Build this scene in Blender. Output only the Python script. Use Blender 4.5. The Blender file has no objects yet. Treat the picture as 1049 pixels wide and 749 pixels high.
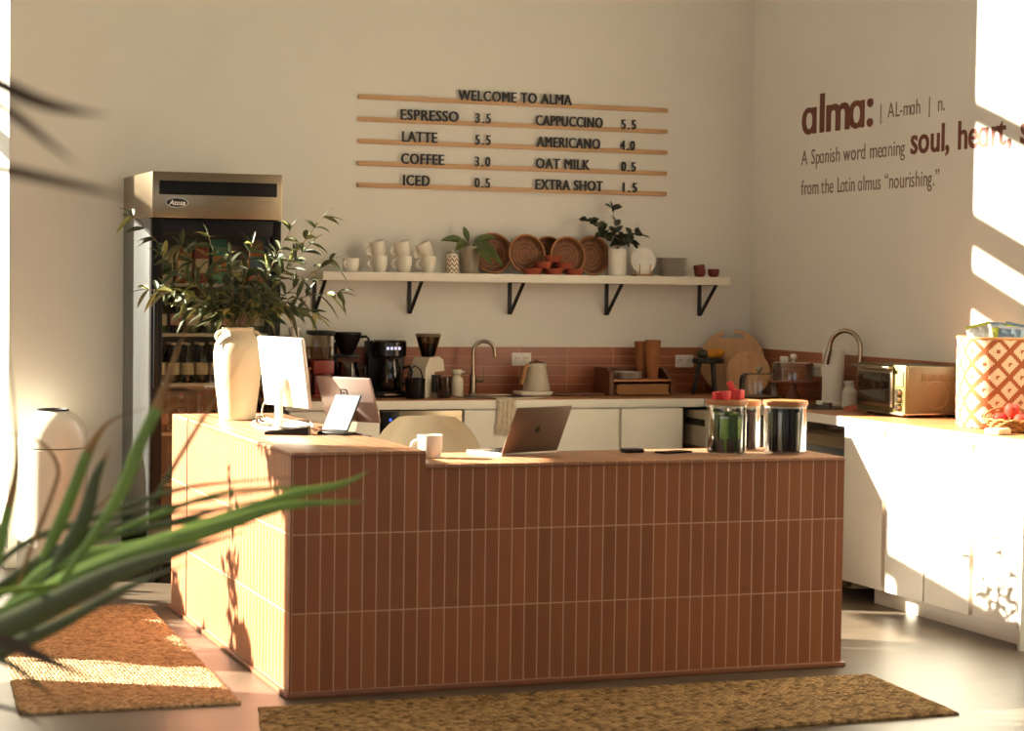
import bpy, bmesh, math, random
from mathutils import Vector, Matrix, Euler
R = math.radians
PI = math.pi
S = bpy.context.scene
COL = S.collection
rnd = random.Random(11)

# ------------------------------------------------------------------ camera
W, H, F = 1049, 749, 2136.72
CAM = Vector((-1.938, -7.496, 1.563))
def cam_axes(yaw=20.5083, pitch=2.3184, roll=.7733):
    y, p, r = R(yaw), R(pitch), R(roll)
    f = Vector((math.sin(y)*math.cos(p), math.cos(y)*math.cos(p), -math.sin(p)))
    rt = Vector((math.cos(y), -math.sin(y), 0)); up = rt.cross(f)
    return rt*math.cos(r)+up*math.sin(r), -rt*math.sin(r)+up*math.cos(r), f
CR, CU, CF = cam_axes()
cd = bpy.data.cameras.new('camera'); cam = bpy.data.objects.new('camera', cd); COL.objects.link(cam)
cam.matrix_world = Matrix(((CR.x, CU.x, -CF.x, CAM.x), (CR.y, CU.y, -CF.y, CAM.y), (CR.z, CU.z, -CF.z, CAM.z), (0, 0, 0, 1)))
cd.sensor_width = 36; cd.lens = F/W*36; cd.clip_start = .05; cd.clip_end = 200
cd.dof.use_dof = True; cd.dof.focus_distance = 10.2; cd.dof.aperture_fstop = 3.9
S.camera = cam
# ------------------------------------------------------------------ light
S.view_settings.view_transform = 'Standard'; S.view_settings.look = 'None'
S.view_settings.gamma = 1; S.view_settings.exposure = 0.0
try: S.view_settings.use_curve_mapping = False
except Exception: pass
SUN_D = Vector((1, -.55, -.50)).normalized()
sl = bpy.data.lights.new('sun', 'SUN'); sun = bpy.data.objects.new('sun', sl); COL.objects.link(sun)
sl.energy = 38.0; sl.color = (1, .92, .76); sl.angle = R(.35)
sun.rotation_euler = SUN_D.to_track_quat('-Z', 'Y').to_euler(); sun.location = (-8, 6, 6)
wd = bpy.data.worlds.new('world'); S.world = wd; wd.use_nodes = True
bg = wd.node_tree.nodes['Background']; bg.inputs[0].default_value = (.88, .94, 1, 1); bg.inputs[1].default_value = 1.55

# ------------------------------------------------------------------ materials
def lin(c):
    return tuple(((v/255)/12.92 if v/255 <= .04045 else ((v/255+.055)/1.055)**2.4) for v in c)
MATS = {}
def mat(name, c, rough=.5, metal=0, spec=.5, var=.08, scale=12, bump=0, bscale=60, stretch=(1, 1, 1), sheen=0, trans=0, coat=0):
    """principled material with a procedural noise variation of its colour and an optional noise bump"""
    if name in MATS: return MATS[name]
    m = bpy.data.materials.new(name); m.use_nodes = True; MATS[name] = m
    t = m.node_tree; b = t.nodes['Principled BSDF']; L = t.links.new
    c = lin(c)
    tc = t.nodes.new('ShaderNodeTexCoord'); mp = t.nodes.new('ShaderNodeMapping'); mp.inputs['Scale'].default_value = stretch
    L(tc.outputs['Object'], mp.inputs['Vector'])
    n = t.nodes.new('ShaderNodeTexNoise'); n.inputs['Scale'].default_value = scale; n.inputs['Detail'].default_value = 3
    L(mp.outputs[0], n.inputs['Vector'])
    r = t.nodes.new('ShaderNodeValToRGB')
    r.color_ramp.elements[0].position = .3; r.color_ramp.elements[1].position = .7
    r.color_ramp.elements[0].color = (*[v*(1-var) for v in c], 1); r.color_ramp.elements[1].color = (*[min(1, v*(1+var)) for v in c], 1)
    L(n.outputs['Fac'], r.inputs['Fac']); L(r.outputs['Color'], b.inputs['Base Color'])
    b.inputs['Roughness'].default_value = rough; b.inputs['Metallic'].default_value = metal
    b.inputs['Specular IOR Level'].default_value = spec; b.inputs['Coat Weight'].default_value = coat
    b.inputs['Sheen Weight'].default_value = sheen
    if trans: b.inputs['Transmission Weight'].default_value = trans
    if bump:
        n2 = t.nodes.new('ShaderNodeTexNoise'); n2.inputs['Scale'].default_value = bscale; n2.inputs['Detail'].default_value = 2
        L(mp.outputs[0], n2.inputs['Vector'])
        bp = t.nodes.new('ShaderNodeBump'); bp.inputs['Strength'].default_value = bump; bp.inputs['Distance'].default_value = .01
        L(n2.outputs['Fac'], bp.inputs['Height']); L(bp.outputs[0], b.inputs['Normal'])
    return m
def glass(name, tint=(255, 255, 255), refl=1.0, ior=1.45):
    """thin clear pane: see-through plus a Fresnel reflection"""
    if name in MATS: return MATS[name]
    m = bpy.data.materials.new(name); m.use_nodes = True; MATS[name] = m
    t = m.node_tree; L = t.links.new; t.nodes.remove(t.nodes['Principled BSDF']); out = t.nodes['Material Output']
    tr = t.nodes.new('ShaderNodeBsdfTransparent'); tr.inputs[0].default_value = (*lin(tint), 1)
    gl = t.nodes.new('ShaderNodeBsdfGlossy'); gl.inputs['Roughness'].default_value = .03; gl.inputs[0].default_value = (.9, .9, .9, 1)
    fr = t.nodes.new('ShaderNodeFresnel'); fr.inputs['IOR'].default_value = ior
    mu = t.nodes.new('ShaderNodeMath'); mu.operation = 'MULTIPLY'; mu.inputs[1].default_value = refl; L(fr.outputs[0], mu.inputs[0])
    mx = t.nodes.new('ShaderNodeMixShader'); L(mu.outputs[0], mx.inputs[0]); L(tr.outputs[0], mx.inputs[1]); L(gl.outputs[0], mx.inputs[2])
    L(mx.outputs[0], out.inputs[0]); return m
def emit(name, c, s):
    if name in MATS: return MATS[name]
    m = mat(name, c); b = m.node_tree.nodes['Principled BSDF']
    b.inputs['Emission Color'].default_value = (*lin(c), 1); b.inputs['Emission Strength'].default_value = s; return m
def tile_mat(name, au, su, ou, av, sv, ov, base, grout, gw=.0042, rough=.42, var=.16, spec=.5):
    """stack-bond tiles: au/av are the object axes across and along the tile"""
    if name in MATS: return MATS[name]
    m = bpy.data.materials.new(name); m.use_nodes = True; MATS[name] = m
    t = m.node_tree; b = t.nodes['Principled BSDF']; L = t.links.new
    tc = t.nodes.new('ShaderNodeTexCoord'); sp = t.nodes.new('ShaderNodeSeparateXYZ'); L(tc.outputs['Object'], sp.inputs[0])
    def M(op, a, bb=None, c=None):
        n = t.nodes.new('ShaderNodeMath'); n.operation = op
        for i, v in enumerate((a, bb, c)):
            if v is None: continue
            if isinstance(v, (int, float)): n.inputs[i].default_value = v
            else: L(v, n.inputs[i])
        return n.outputs[0]
    masks = []; ids = []
    for ax, s_, o_ in ((au, su, ou), (av, sv, ov)):
        u = M('DIVIDE', M('SUBTRACT', sp.outputs[ax], o_), s_)
        fr = M('SUBTRACT', u, M('FLOOR', u))
        dd = M('MULTIPLY', M('SUBTRACT', .5, M('ABSOLUTE', M('SUBTRACT', fr, .5))), s_)   # distance to the joint
        mr = t.nodes.new('ShaderNodeMapRange'); mr.inputs[1].default_value = gw*.35; mr.inputs[2].default_value = gw*.65
        L(dd, mr.inputs[0]); masks.append(mr.outputs[0]); ids.append(M('FLOOR', u))
    tilef = M('MINIMUM', masks[0], masks[1])
    cv = t.nodes.new('ShaderNodeCombineXYZ'); L(ids[0], cv.inputs[0]); L(ids[1], cv.inputs[1])
    wn = t.nodes.new('ShaderNodeTexWhiteNoise'); wn.noise_dimensions = '2D'; L(cv.outputs[0], wn.inputs['Vector'])
    no = t.nodes.new('ShaderNodeTexNoise'); no.inputs['Scale'].default_value = 9; no.inputs['Detail'].default_value = 4; L(tc.outputs['Object'], no.inputs['Vector'])
    k = M('ADD', M('MULTIPLY', wn.outputs['Value'], .6), M('MULTIPLY', no.outputs['Fac'], .4))
    cr = t.nodes.new('ShaderNodeValToRGB'); bl = lin(base)
    cr.color_ramp.elements[0].position = .15; cr.color_ramp.elements[1].position = .85
    cr.color_ramp.elements[0].color = (*[v*(1-var) for v in bl], 1); cr.color_ramp.elements[1].color = (bl[0]*(1+var), bl[1]*(1+var*1.15), bl[2]*(1+var*1.2), 1)
    L(k, cr.inputs[0])
    mx = t.nodes.new('ShaderNodeMixRGB'); L(tilef, mx.inputs[0]); mx.inputs[1].default_value = (*lin(grout), 1); L(cr.outputs[0], mx.inputs[2])
    L(mx.outputs[0], b.inputs['Base Color'])
    rr = M('ADD', .8, M('MULTIPLY', tilef, rough-.8)); L(rr, b.inputs['Roughness'])
    b.inputs['Specular IOR Level'].default_value = spec; b.inputs['Coat Weight'].default_value = .35; b.inputs['Coat Roughness'].default_value = .5
    bp = t.nodes.new('ShaderNodeBump'); bp.inputs['Strength'].default_value = .5; bp.inputs['Distance'].default_value = .002
    L(M('ADD', tilef, M('MULTIPLY', no.outputs['Fac'], .12)), bp.inputs['Height']); L(bp.outputs[0], b.inputs['Normal'])
    return m

# ------------------------------------------------------------------ mesh building
class MB:
    def __init__(s): s.v = []; s.f = []; s.m = []; s.sm = []
    def raw(s, vs, fs, m=0, smooth=True):
        o = len(s.v); s.v += [tuple(v) for v in vs]
        for f in fs: s.f.append([i+o for i in f]); s.m.append(m); s.sm.append(smooth)
        return s
    def bm(s, b, m=0, M=None, smooth=True):
        b.verts.index_update()
        s.raw([(M @ v.co) if M else v.co.copy() for v in b.verts], [[v.index for v in f.verts] for f in b.faces], m, smooth)
        b.free(); return s
    def box(s, x0, y0, z0, x1, y1, z1, m=0, bev=0, M=None, seg=2):
        b = bmesh.new(); bmesh.ops.create_cube(b, size=1)
        for v in b.verts: v.co = Vector(((x0+x1)/2+v.co.x*(x1-x0), (y0+y1)/2+v.co.y*(y1-y0), (z0+z1)/2+v.co.z*(z1-z0)))
        if bev: bmesh.ops.bevel(b, geom=b.edges[:], offset=bev, segments=seg, affect='EDGES', profile=.5)
        return s.bm(b, m, M)
    def lathe(s, prof, c=(0, 0, 0), n=32, m=0, M=None, sx=1, sy=1):
        vs = []; fs = []; idx = []
        for r, z in prof:
            if r < 1e-6: idx.append([len(vs)]); vs.append((0, 0, z))
            else:
                idx.append(list(range(len(vs), len(vs)+n)))
                vs += [(r*sx*math.cos(2*PI*i/n), r*sy*math.sin(2*PI*i/n), z) for i in range(n)]
        for a, b in zip(idx, idx[1:]):
            for i in range(n):
                j = (i+1) % n
                if len(a) == 1 and len(b) == 1: continue
                if len(a) == 1: fs.append([a[0], b[j], b[i]])
                elif len(b) == 1: fs.append([a[i], a[j], b[0]])
                else: fs.append([a[i], a[j], b[j], b[i]])
        vs = [Vector(v) for v in vs]
        if M: vs = [M @ v for v in vs]
        vs = [v+Vector(c) for v in vs]
        return s.raw(vs, fs, m)
    def tube(s, pts, r, n=8, m=0, cap=True):
        pts = [Vector(p) for p in pts]; k = len(pts)
        rs = r if isinstance(r, (list, tuple)) else [r]*k
        vs = []; fs = []; up = None
        for i, p in enumerate(pts):
            d = (pts[min(i+1, k-1)]-pts[max(i-1, 0)]).normalized()
            if up is None:
                up = Vector((0, 0, 1)) if abs(d.z) < .9 else Vector((1, 0, 0))
            sd = d.cross(up)
            if sd.length < 1e-5: sd = d.orthogonal()
            sd.normalize(); up = sd.cross(d).normalized()
            vs += [p+(sd*math.cos(2*PI*j/n)+up*math.sin(2*PI*j/n))*rs[i] for j in range(n)]
        for i in range(k-1):
            for j in range(n): fs.append([i*n+j, i*n+(j+1) % n, (i+1)*n+(j+1) % n, (i+1)*n+j])
        if cap: fs.append(list(range(n))[::-1]); fs.append([(k-1)*n+j for j in range(n)])
        return s.raw(vs, fs, m)
    def prism(s, poly, a0, a1, axis='Y', m=0, M=None):
        def P(u, w, a): return {'Y': (u, a, w), 'X': (a, u, w), 'Z': (u, w, a)}[axis]
        n = len(poly); vs = [Vector(P(u, w, a0)) for u, w in poly]+[Vector(P(u, w, a1)) for u, w in poly]
        if M: vs = [M @ v for v in vs]
        fs = [list(range(n)), [n+i for i in range(n)][::-1]]+[[i, i+n, (i+1) % n+n, (i+1) % n] for i in range(n)]
        return s.raw(vs, fs, m, True)
    def sphere(s, c, r, m=0, sx=1, sy=1, sz=1, seg=16, M=None):
        b = bmesh.new(); bmesh.ops.create_uvsphere(b, u_segments=seg, v_segments=max(6, seg*2//3), radius=r)
        for v in b.verts: v.co = Vector((v.co.x*sx, v.co.y*sy, v.co.z*sz))
        return s.bm(b, m, (Matrix.Translation(c) @ M) if M else Matrix.Translation(c))
    def build(s, name, mats, parent=None, loc=(0, 0, 0), rot=(0, 0, 0), kind=None, sharp=32):
        me = bpy.data.meshes.new(name); me.from_pydata(s.v, [], s.f)
        mats = mats if isinstance(mats, (list, tuple)) else [mats]
        for mm in mats: me.materials.append(mm)
        for p, k, sm in zip(me.polygons, s.m, s.sm): p.material_index = k; p.use_smooth = sm
        b = bmesh.new(); b.from_mesh(me); bmesh.ops.recalc_face_normals(b, faces=b.faces[:]); b.to_mesh(me); b.free()
        me.update()
        try: me.set_sharp_from_angle(angle=R(sharp))
        except Exception: pass
        o = bpy.data.objects.new(name, me); COL.objects.link(o); o.location = loc; o.rotation_euler = rot
        if parent: o.parent = parent
        if kind: o['kind'] = kind
        return o
def tag(o, label, cat, group=None):
    o['label'] = label; o['category'] = cat
    if group: o['group'] = group
    return o
def thing(name, label, cat, loc=(0, 0, 0), rz=0, group=None, rot=None):
    o = bpy.data.objects.new(name, None); COL.objects.link(o); o.empty_display_size = .05
    o.location = loc; o.rotation_euler = rot or (0, 0, rz)
    return tag(o, label, cat, group)
def dup(o, loc, rz=None, label=None, rot=None):
    c = o.copy(); COL.objects.link(c); c.location = loc
    if rot: c.rotation_euler = rot
    elif rz is not None: c.rotation_euler = (0, 0, rz)
    if label: c['label'] = label
    for ch in list(o.children):
        d = ch.copy(); COL.objects.link(d); d.parent = c
        for g in list(ch.children):
            e = g.copy(); COL.objects.link(e); e.parent = d
    return c
def struct(name, mb, m, **k): return mb.build(name, m, kind='structure', **k)
def ray(px, py): return CF + CR*((px-W/2)/F) - CU*((py-H/2)/F)
def at(px, py, ax, val):
    v = ray(px, py); i = 'XYZ'.index(ax); return CAM + v*((val-CAM[i])/v[i])
def far(px, py, dist): return CAM + ray(px, py)*dist
def RX(a): return Matrix.Rotation(a, 4, 'X')
def RY(a): return Matrix.Rotation(a, 4, 'Y')
def RZ(a): return Matrix.Rotation(a, 4, 'Z')
def T(x, y, z): return Matrix.Translation((x, y, z))
def text_mesh(body, bold=0.0, spacing=1.0):
    """lettering as mesh data in x (reading) and y (up), depth along z"""
    cu = bpy.data.curves.new('lettering', 'FONT'); cu.body = body; cu.size = 1; cu.extrude = .03; cu.offset = bold; cu.space_character = spacing
    cu.resolution_u = 3
    o = bpy.data.objects.new('lettering', cu); COL.objects.link(o)
    bpy.context.view_layer.update()
    me = bpy.data.meshes.new_from_object(o.evaluated_get(bpy.context.evaluated_depsgraph_get()))
    vs = [v.co.copy() for v in me.vertices]; fs = [list(p.vertices) for p in me.polygons]
    bpy.data.objects.remove(o); bpy.data.curves.remove(cu); bpy.data.meshes.remove(me)
    return vs, fs
def text_round(body, bold=0., spacing=1.):
    """glyph by glyph layout; the round a comes from another face and is scaled to the x-height"""
    def ext(vs, k): return min(v[k] for v in vs), max(v[k] for v in vs)
    hh = ext(text_mesh('HH', bold)[0], 0); hw = hh[1]-hh[0]
    oy = ext(text_mesh('o', bold)[0], 1); VS = []; FS = []; x = 0
    for c in body:
        if c == ' ': x += .33*spacing; continue
        vs, fs = text_mesh(c, bold); x0, x1 = ext(vs, 0)
        if c == A_:
            y0, y1 = ext(vs, 1); k = (oy[1]-oy[0])/(y1-y0); vs = [Vector(((v.x-x0)*k, (v.y-y0)*k+oy[0], v.z)) for v in vs]; w = (x1-x0)*k; adv = w+.055
            off = .015
        else:
            e = ext(text_mesh('H'+c+'H', bold)[0], 0); adv = (e[1]-e[0])-hw; off = x0
        o = len(VS); VS += [Vector((v.x+x+off, v.y, v.z)) for v in vs]; FS += [[i+o for i in f] for f in fs]; x += adv*spacing
    return VS, FS
A_ = '\u0251'    # round single-storey a, as in the lettering's typeface
def lettering(body, width, height, depth, bold=0., spacing=1., ref=None, fat=0):
    """scaled so that the ink is `width` wide and a capital (or ref glyph) `height` high; depth 0..depth"""
    vs, fs = text_round(body, bold, spacing) if A_ in body else text_mesh(body, bold, spacing)
    rv, _ = text_mesh(ref or 'H', bold, spacing)
    x0 = min(v.x for v in vs); x1 = max(v.x for v in vs); hh = max(v.y for v in rv)-min(v.y for v in rv)
    kx = width/(x1-x0); ky = height/hh
    mb = MB()
    for s in ((0,) if not fat else (-fat, 0, fat)):
        mb.raw([((v.x-x0)*kx+s, v.y*ky+abs(s)*.4, (v.z+.03)/.06*depth+s*.06) for v in vs], fs, 0, False)
    return mb
def at_mat(mb, M):
    mb.v = [tuple(M @ Vector(v)) for v in mb.v]; return mb

PAINT = mat('wall_paint', (226, 221, 208), .75, var=.015, scale=3, bump=.03, bscale=180)
CEILP = mat('ceiling_paint', (228, 222, 206), .85, var=.01)
WHITE = mat('white_lacquer', (232, 226, 210), .45, var=.02)
BLACKM = mat('black_metal', (16, 13, 11), .5, var=.1)
BLACKP = mat('black_plastic', (15, 12, 10), .35, spec=.22, var=.1)
STEEL = mat('brushed_steel', (146, 130, 108), .32, 1, var=.06, scale=6, stretch=(1, 1, 30))
CHROME = mat('satin_nickel', (165, 150, 130), .25, 1, var=.04)
CERAM = mat('white_ceramic', (228, 220, 203), .28, var=.02)
WOOD = mat('light_oak', (176, 122, 74), .5, var=.14, scale=5, stretch=(1, 14, 14))
WOODD = mat('walnut_wood', (96, 52, 26), .5, var=.2, scale=6, stretch=(2, 14, 14))
BAMBOO = mat('bamboo', (178, 116, 66), .45, var=.1, scale=8, stretch=(12, 1, 1))
TERRA = mat('terracotta', (150, 66, 38), .75, var=.1, scale=20)
LEAF = mat('leaf_green', (62, 78, 34), .42, var=.35, scale=9)
LEAFD = mat('dark_leaf', (26, 40, 20), .4, var=.3, scale=9)
STEM = mat('twig', (120, 98, 52), .7, var=.2)
JUTE = None
GLASS = glass('clear_glass', (252, 252, 250), .45)
H1, H2, X1, X2, DL = .917, .8637, .522, 2.3247, 2.237
YB, XR, ZC = 3.79, 3.81, .912
TP, TH = .0544, .295

# ------------------------------------------------------------------ room shell
def floor_mat():
    m = mat('polished_concrete', (94, 82, 68), .36, var=.18, scale=2.2, bump=.03, bscale=30, stretch=(1, 3, 1))
    return m
mb = MB(); mb.box(-7, -12, -.12, 4.1, 10, 0); struct('floor', mb, floor_mat())
mb = MB(); mb.box(-3.7, -12, 7.0, 4.1, 10, 7.12); struct('ceiling', mb, CEILP)
mb = MB(); mb.box(-.567, YB, 0, 4.0, 10, 7.0); struct('wall_back', mb, PAINT)
mb = MB(); mb.box(XR, -12, 0, 4.0, YB, 7.0); struct('wall_right', mb, PAINT)
mb = MB(); mb.box(-.585, YB-.012, 0, .03, YB, .10, bev=.003); mb.box(-.585, YB, 0, -.567, 7, .10, bev=.003); struct('baseboard_back', mb, WHITE)
# left wall: unseen, openings and raking bars shaped to cut the sun into bands
XW = -3.6
def zt(y): return 3.62+.17*(y-4.96)
mb = MB()
def slab(y0, y1, z0, z1): mb.box(XW-.1, y0, z0, XW, y1, z1)
slab(-12, -6.2, 0, 7); slab(-6.2, -2.0, 0, .5); slab(-6.2, -2.0, 2.7, 7); slab(-2.0, 2.07, 0, 7)
slab(2.07, 2.62, 0, 1.02); slab(2.62, 10, 0, 1.72); slab(8.4, 10, 1.72, 7)
mb.prism([(2.07, zt(2.07)), (2.07, 7), (3.3, 7), (3.3, zt(3.3))], XW-.1, XW, 'X')
mb.box(XW-.1, 3.3, 6.85, XW, 8.4, 7)
struct('wall_left', mb, PAINT)
mb = MB()
def rake(z_at, th, y0=3.2, y1=8.5, yref=5.29, sl=.35):
    mb.prism([(y0, z_at+sl*(y0-yref)), (y1, z_at+sl*(y1-yref)), (y1, z_at+th+sl*(y1-yref)), (y0, z_at+th+sl*(y0-yref))], XW-.08, XW-.02, 'X')
rake(6.03, .11); rake(5.42, .17); rake(5.11, .2)
mb.prism([(3.4, 3.28), (4.9, 3.36), (4.9, zt(4.9)+.02), (3.4, zt(3.4)+.02)], XW-.08, XW-.02, 'X')  # unseen panel added to keep sun off the floor by the right cabinets
mb.prism([(2.07, zt(2.07)), (8.4, zt(8.4)), (8.4, zt(8.4)+.11), (2.07, zt(2.07)+.11)], XW-.08, XW-.02, 'X')
struct('window_shade_bars', mb, WHITE)
mb = MB(); rh = random.Random(21)
def hedge_leaf(y, z, x=XW-.35):
    a = rh.uniform(0, PI); b_ = rh.uniform(-1, 1); l_ = rh.uniform(.04, .075); w_ = l_*.4
    p = Vector((x+rh.uniform(-.15, .15), y, z)); d = Vector((rh.uniform(-.4, .4), math.cos(a)*.8, abs(math.sin(a)))).normalized(); s_ = d.cross(Vector((1, b_*.4, 0))).normalized()
    mb.raw([p-d*l_, p+s_*w_, p+d*l_, p-s_*w_], [(0, 1, 2, 3)], 0)
for k in range(1100):
    y = rh.uniform(2.75, 4.9); top = 1.78+.17*math.sin(y*7)*math.sin(y*2.3+1)+.15
    hedge_leaf(y, top-abs(rh.gauss(0, .16)))
for k in range(230): hedge_leaf(rh.gauss(2.38, .10), rh.gauss(2.92, .10))  # unseen leaf cluster added to shade the counter's front corner
for k in range(60): hedge_leaf(rh.gauss(3.1, .06)+.0, rh.uniform(1.7, 2.7))
o = mb.build('hedge_with_shade_leaves', mat('leaf_green', (62, 78, 34), .42), kind='stuff'); tag(o, 'leafy hedge outside the left wall, plus an unseen leaf cluster added to shade the counter', 'hedge')
mb = MB(); mb.box(-7, 9.9, 0, -.567, 10, 7); mb.box(-3.7, -12, 0, 2.0, -11.9, .7); mb.box(-3.7, -12, 4.2, 4, -11.9, 7)
mb.box(1.7, -12, 0, 4, -11.9, 7); struct('wall_front', mb, PAINT)

# ------------------------------------------------------------------ tiled counter
TC, GC = (154, 88, 48), (208, 166, 128)
TF = tile_mat('terracotta_tile_front', 0, TP, .0052, 2, TH, .02, TC, GC)
TS = tile_mat('terracotta_tile_side', 1, TP, .01, 2, TH, .02, TC, GC)
TTOP = tile_mat('terracotta_tile_top', 0, TP, .0052, 1, TH, .01, (172, 118, 82), (206, 166, 132), rough=.4)
TRIM = mat('tile_edge_trim', (140, 84, 54), .4, var=.08)
def pillar_body(name, boxes, parent):
    """boxes with front/back faces tiled in x-z, side faces in y-z, tops in x-y"""
    mb = MB()
    for (x0, y0, z0, x1, y1, z1) in boxes:
        v = [(x0, y0, z0), (x1, y0, z0), (x1, y1, z0), (x0, y1, z0), (x0, y0, z1), (x1, y0, z1), (x1, y1, z1), (x0, y1, z1)]
        mb.raw(v, [(0, 1, 5, 4), (2, 3, 7, 6)], 0, False); mb.raw(v, [(1, 2, 6, 5), (3, 0, 4, 7)], 1, False)
        mb.raw(v, [(4, 5, 6, 7), (3, 2, 1, 0)], 2, False)
    b = mb.build(name, [TF, TS, TTOP], parent)
    return b
YG = 1.89
ctr = thing('service_counter', 'long L-shaped service counter clad in terracotta stack-bond tiles', 'counter', (0, 0, 0))
pillar_body('raised_section', [(0, 0, .0, X1, YG-.012, H1-.013)], ctr)
pillar_body('low_section', [(X1+.0005, 0, .0, X2, .50, H2-.013)], ctr)
def top_slab(name, x0, y0, x1, y1, z, parent):
    mb = MB(); mb.box(x0, y0, z-.0125, x1, y1, z, bev=.0025); return mb.build(name, [TTOP], parent)
top_slab('raised_countertop', 0, 0, X1, YG-.012, H1, ctr); top_slab('low_countertop', X1+.0005, 0, X2, .50, H2, ctr)
def edge_trim(name, boxes, parent):
    mb = MB()
    for b in boxes: mb.box(*b, bev=.0015)
    return mb.build(name, TRIM, parent)
edge_trim('edge_trim', [(-.003, -.004, H1-.017, X1+.002, .003, H1-.011), (-.004, -.004, H1-.016, .004, YG-.012, H1-.012), (-.003, -.003, .02, .004, .004, H1-.012)], ctr)
edge_trim('edge_trim', [(X1+.002, -.004, H2-.017, X2+.002, .003, H2-.011)], ctr)
mb = MB()
def skirt(p0, p1, q0, q1): mb.box(p0, q0, 0, p1, q1, .02, bev=.005)
skirt(-.016, X2+.016, -.016, .004); skirt(-.016, .004, .0, YG-.012); skirt(X2-.004, X2+.016, 0, .5)
mb.build('base_skirting', TRIM, ctr)
ce = thing('counter_end_cabinet', 'narrow tiled end section of the counter closest to the glass door fridge', 'counter', (0, YG+.012, 0))
pillar_body('end_body', [(0, 0, 0, X1, DL-YG-.012, H1-.013)], ce)
mb = MB(); mb.box(0, 0, H1-.0125, X1, DL-YG-.012, H1, bev=.0025); mb.build('end_top', TTOP, ce)
mb = MB(); mb.box(-.016, 0, 0, .004, DL-YG-.012, .02, bev=.005); mb.build('base_skirting', TRIM, ce)

# ------------------------------------------------------------------ kitchen runs
BS = tile_mat('backsplash_tile', 2, .0541, 1.1825-.0541*6, 0, TH, .0, (150, 84, 50), (190, 140, 105))
BSR = tile_mat('backsplash_tile_side', 2, .0541, 1.1825-.0541*6, 1, TH, .07, (150, 84, 50), (190, 140, 105))
mb = MB(); mb.box(0, -.009, ZC, XR-.80, 0, 1.1825, bev=.001); o = struct('trim_1', mb, BS, loc=(.80, YB, 0))
# shift so that the joints fall where the photograph shows them
o.location.x = 2.0318-.295*4; o.data.transform(T(.80-o.location.x, 0, 0))
mb = MB(); mb.box(XR-.009, .1, ZC, XR, YB-.009, 1.1825, bev=.001); struct('trim_2', mb, BSR)
YF, XF = 3.235, 3.248           # front edges of the two worktops
wt = thing('worktop', 'L-shaped wooden worktop with white front edge along both walls', 'worktop', (0, 0, 0))
def wood_top():
    m = mat('worktop_wood', (168, 116, 74), .38, var=.16, scale=4, stretch=(2, 2, 2)); return m
WT = wood_top()
mb = MB(); mb.box(.80, YF, ZC-.012, XR-.01, YB-.01, ZC, bev=.002); mb.box(XF, .095, ZC-.012, XR-.01, YF+.001, ZC, bev=.002); mb.build('wood_surface', WT, wt)
mb = MB(); mb.box(.80, YF-.004, ZC-.05, XF, YF+.02, ZC-.003, bev=.002); mb.box(XF-.004, .09, ZC-.05, XF+.02, YF-.004, ZC-.003, bev=.002)
mb.box(XF+.02, .09, ZC-.05, XR-.01, .11, ZC-.003, bev=.002); mb.build('front_edge', WHITE, wt)
# right run: two base cabinets, doors with a recessed pull between them
ZD0, ZD1 = .0946, .8602
def cabinet_right(y0, y1, label):
    c = thing('base_cabinet', label, 'cabinet', (XF, (y0+y1)/2, 0)); w = (y0-y1)
    mb = MB(); mb.box(.037, -w/2, ZD0, .54, w/2, .86); mb.build('carcass', WHITE, c)
    g = .026
    for k, (a, b) in enumerate(((0.004, w/2-.003), (-w/2+.003, -g-.004))):
        d = MB(); d.box(0, a, ZD0, .035, b, ZD1, bev=.002); dd = d.build('door', WHITE, c)
    mb = MB(); mb.box(.034, -g-.004, ZD0, .0365, .003, ZD1); mb.build('finger_pull', mat('tan_channel', (170, 134, 100), .5), c)
    return c
cabinet_right(1.632, .869+.003, 'white double-door base cabinet under the toaster oven')
cabinet_right(.869-.003, .108, 'white double-door base cabinet under the patterned basket')
mb = MB(); mb.box(XF, .085, .0, XR-.01, .105, .86, bev=.002); tag(mb.build('end_panel', WHITE), 'white end panel closing the right-hand cabinet run', 'panel')
mb = MB(); mb.box(3.336, .107, 0, 3.352, 1.46, ZD0, bev=.002); tag(mb.build('toe_kick', WHITE), 'white toe kick under the right-hand base cabinets', 'toe kick')
# back run cabinets
def cabinet_back(x0, x1, split, label):
    c = thing('base_cabinet', label, 'cabinet', (x0, YF, 0))
    mb = MB(); mb.box(.003, .022, .1, x1-x0-.003, .54, .86); mb.box(.003, .06, 0, x1-x0-.003, .075, .1); mb.build('carcass', WHITE, c)
    xs = [x0, split, x1] if split else [x0, x1]
    for a, b in zip(xs, xs[1:]):
        d = MB(); d.box(a-x0+.004, 0, .1, b-x0-(.016 if split and b == split else .004), .02, .855, bev=.002); d.build('door', WHITE, c)
    return c
cabinet_back(1.80, 3.12, 2.735, 'white sink cabinet on the back wall, behind the open laptop')
cabinet_back(.82, 1.325, None, 'white base cabinet on the back wall, behind the monitor')
dw = thing('dishwasher', 'steel under-counter dishwasher behind the white shell chair', 'dishwasher', (1.33, YF, 0))
mb = MB(); mb.box(.004, .01, .02, .464, .54, .855, bev=.003); mb.build('body', STEEL, dw)
mb = MB(); mb.box(.004, -.006, .70, .10, .012, .85, bev=.002); cp = mb.build('control_panel', BLACKP, dw)
mb = MB(); mb.box(.042, -.008, .80, .056, -.005, .814); mb.build('indicator', emit('blue_led', (60, 90, 230), 1.5), cp)
mb = MB(); mb.lathe([(0, 0), (.03, 0), (.034, .01), (.024, .03), (0, .032)], M=RX(PI/2), c=(.19, .01, .795)); mb.build('knob', CERAM, dw)
mb = MB(); mb.box(.38, -.012, .71, .455, .012, .78, bev=.003); mb.build('vent_block', BLACKP, dw)
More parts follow.
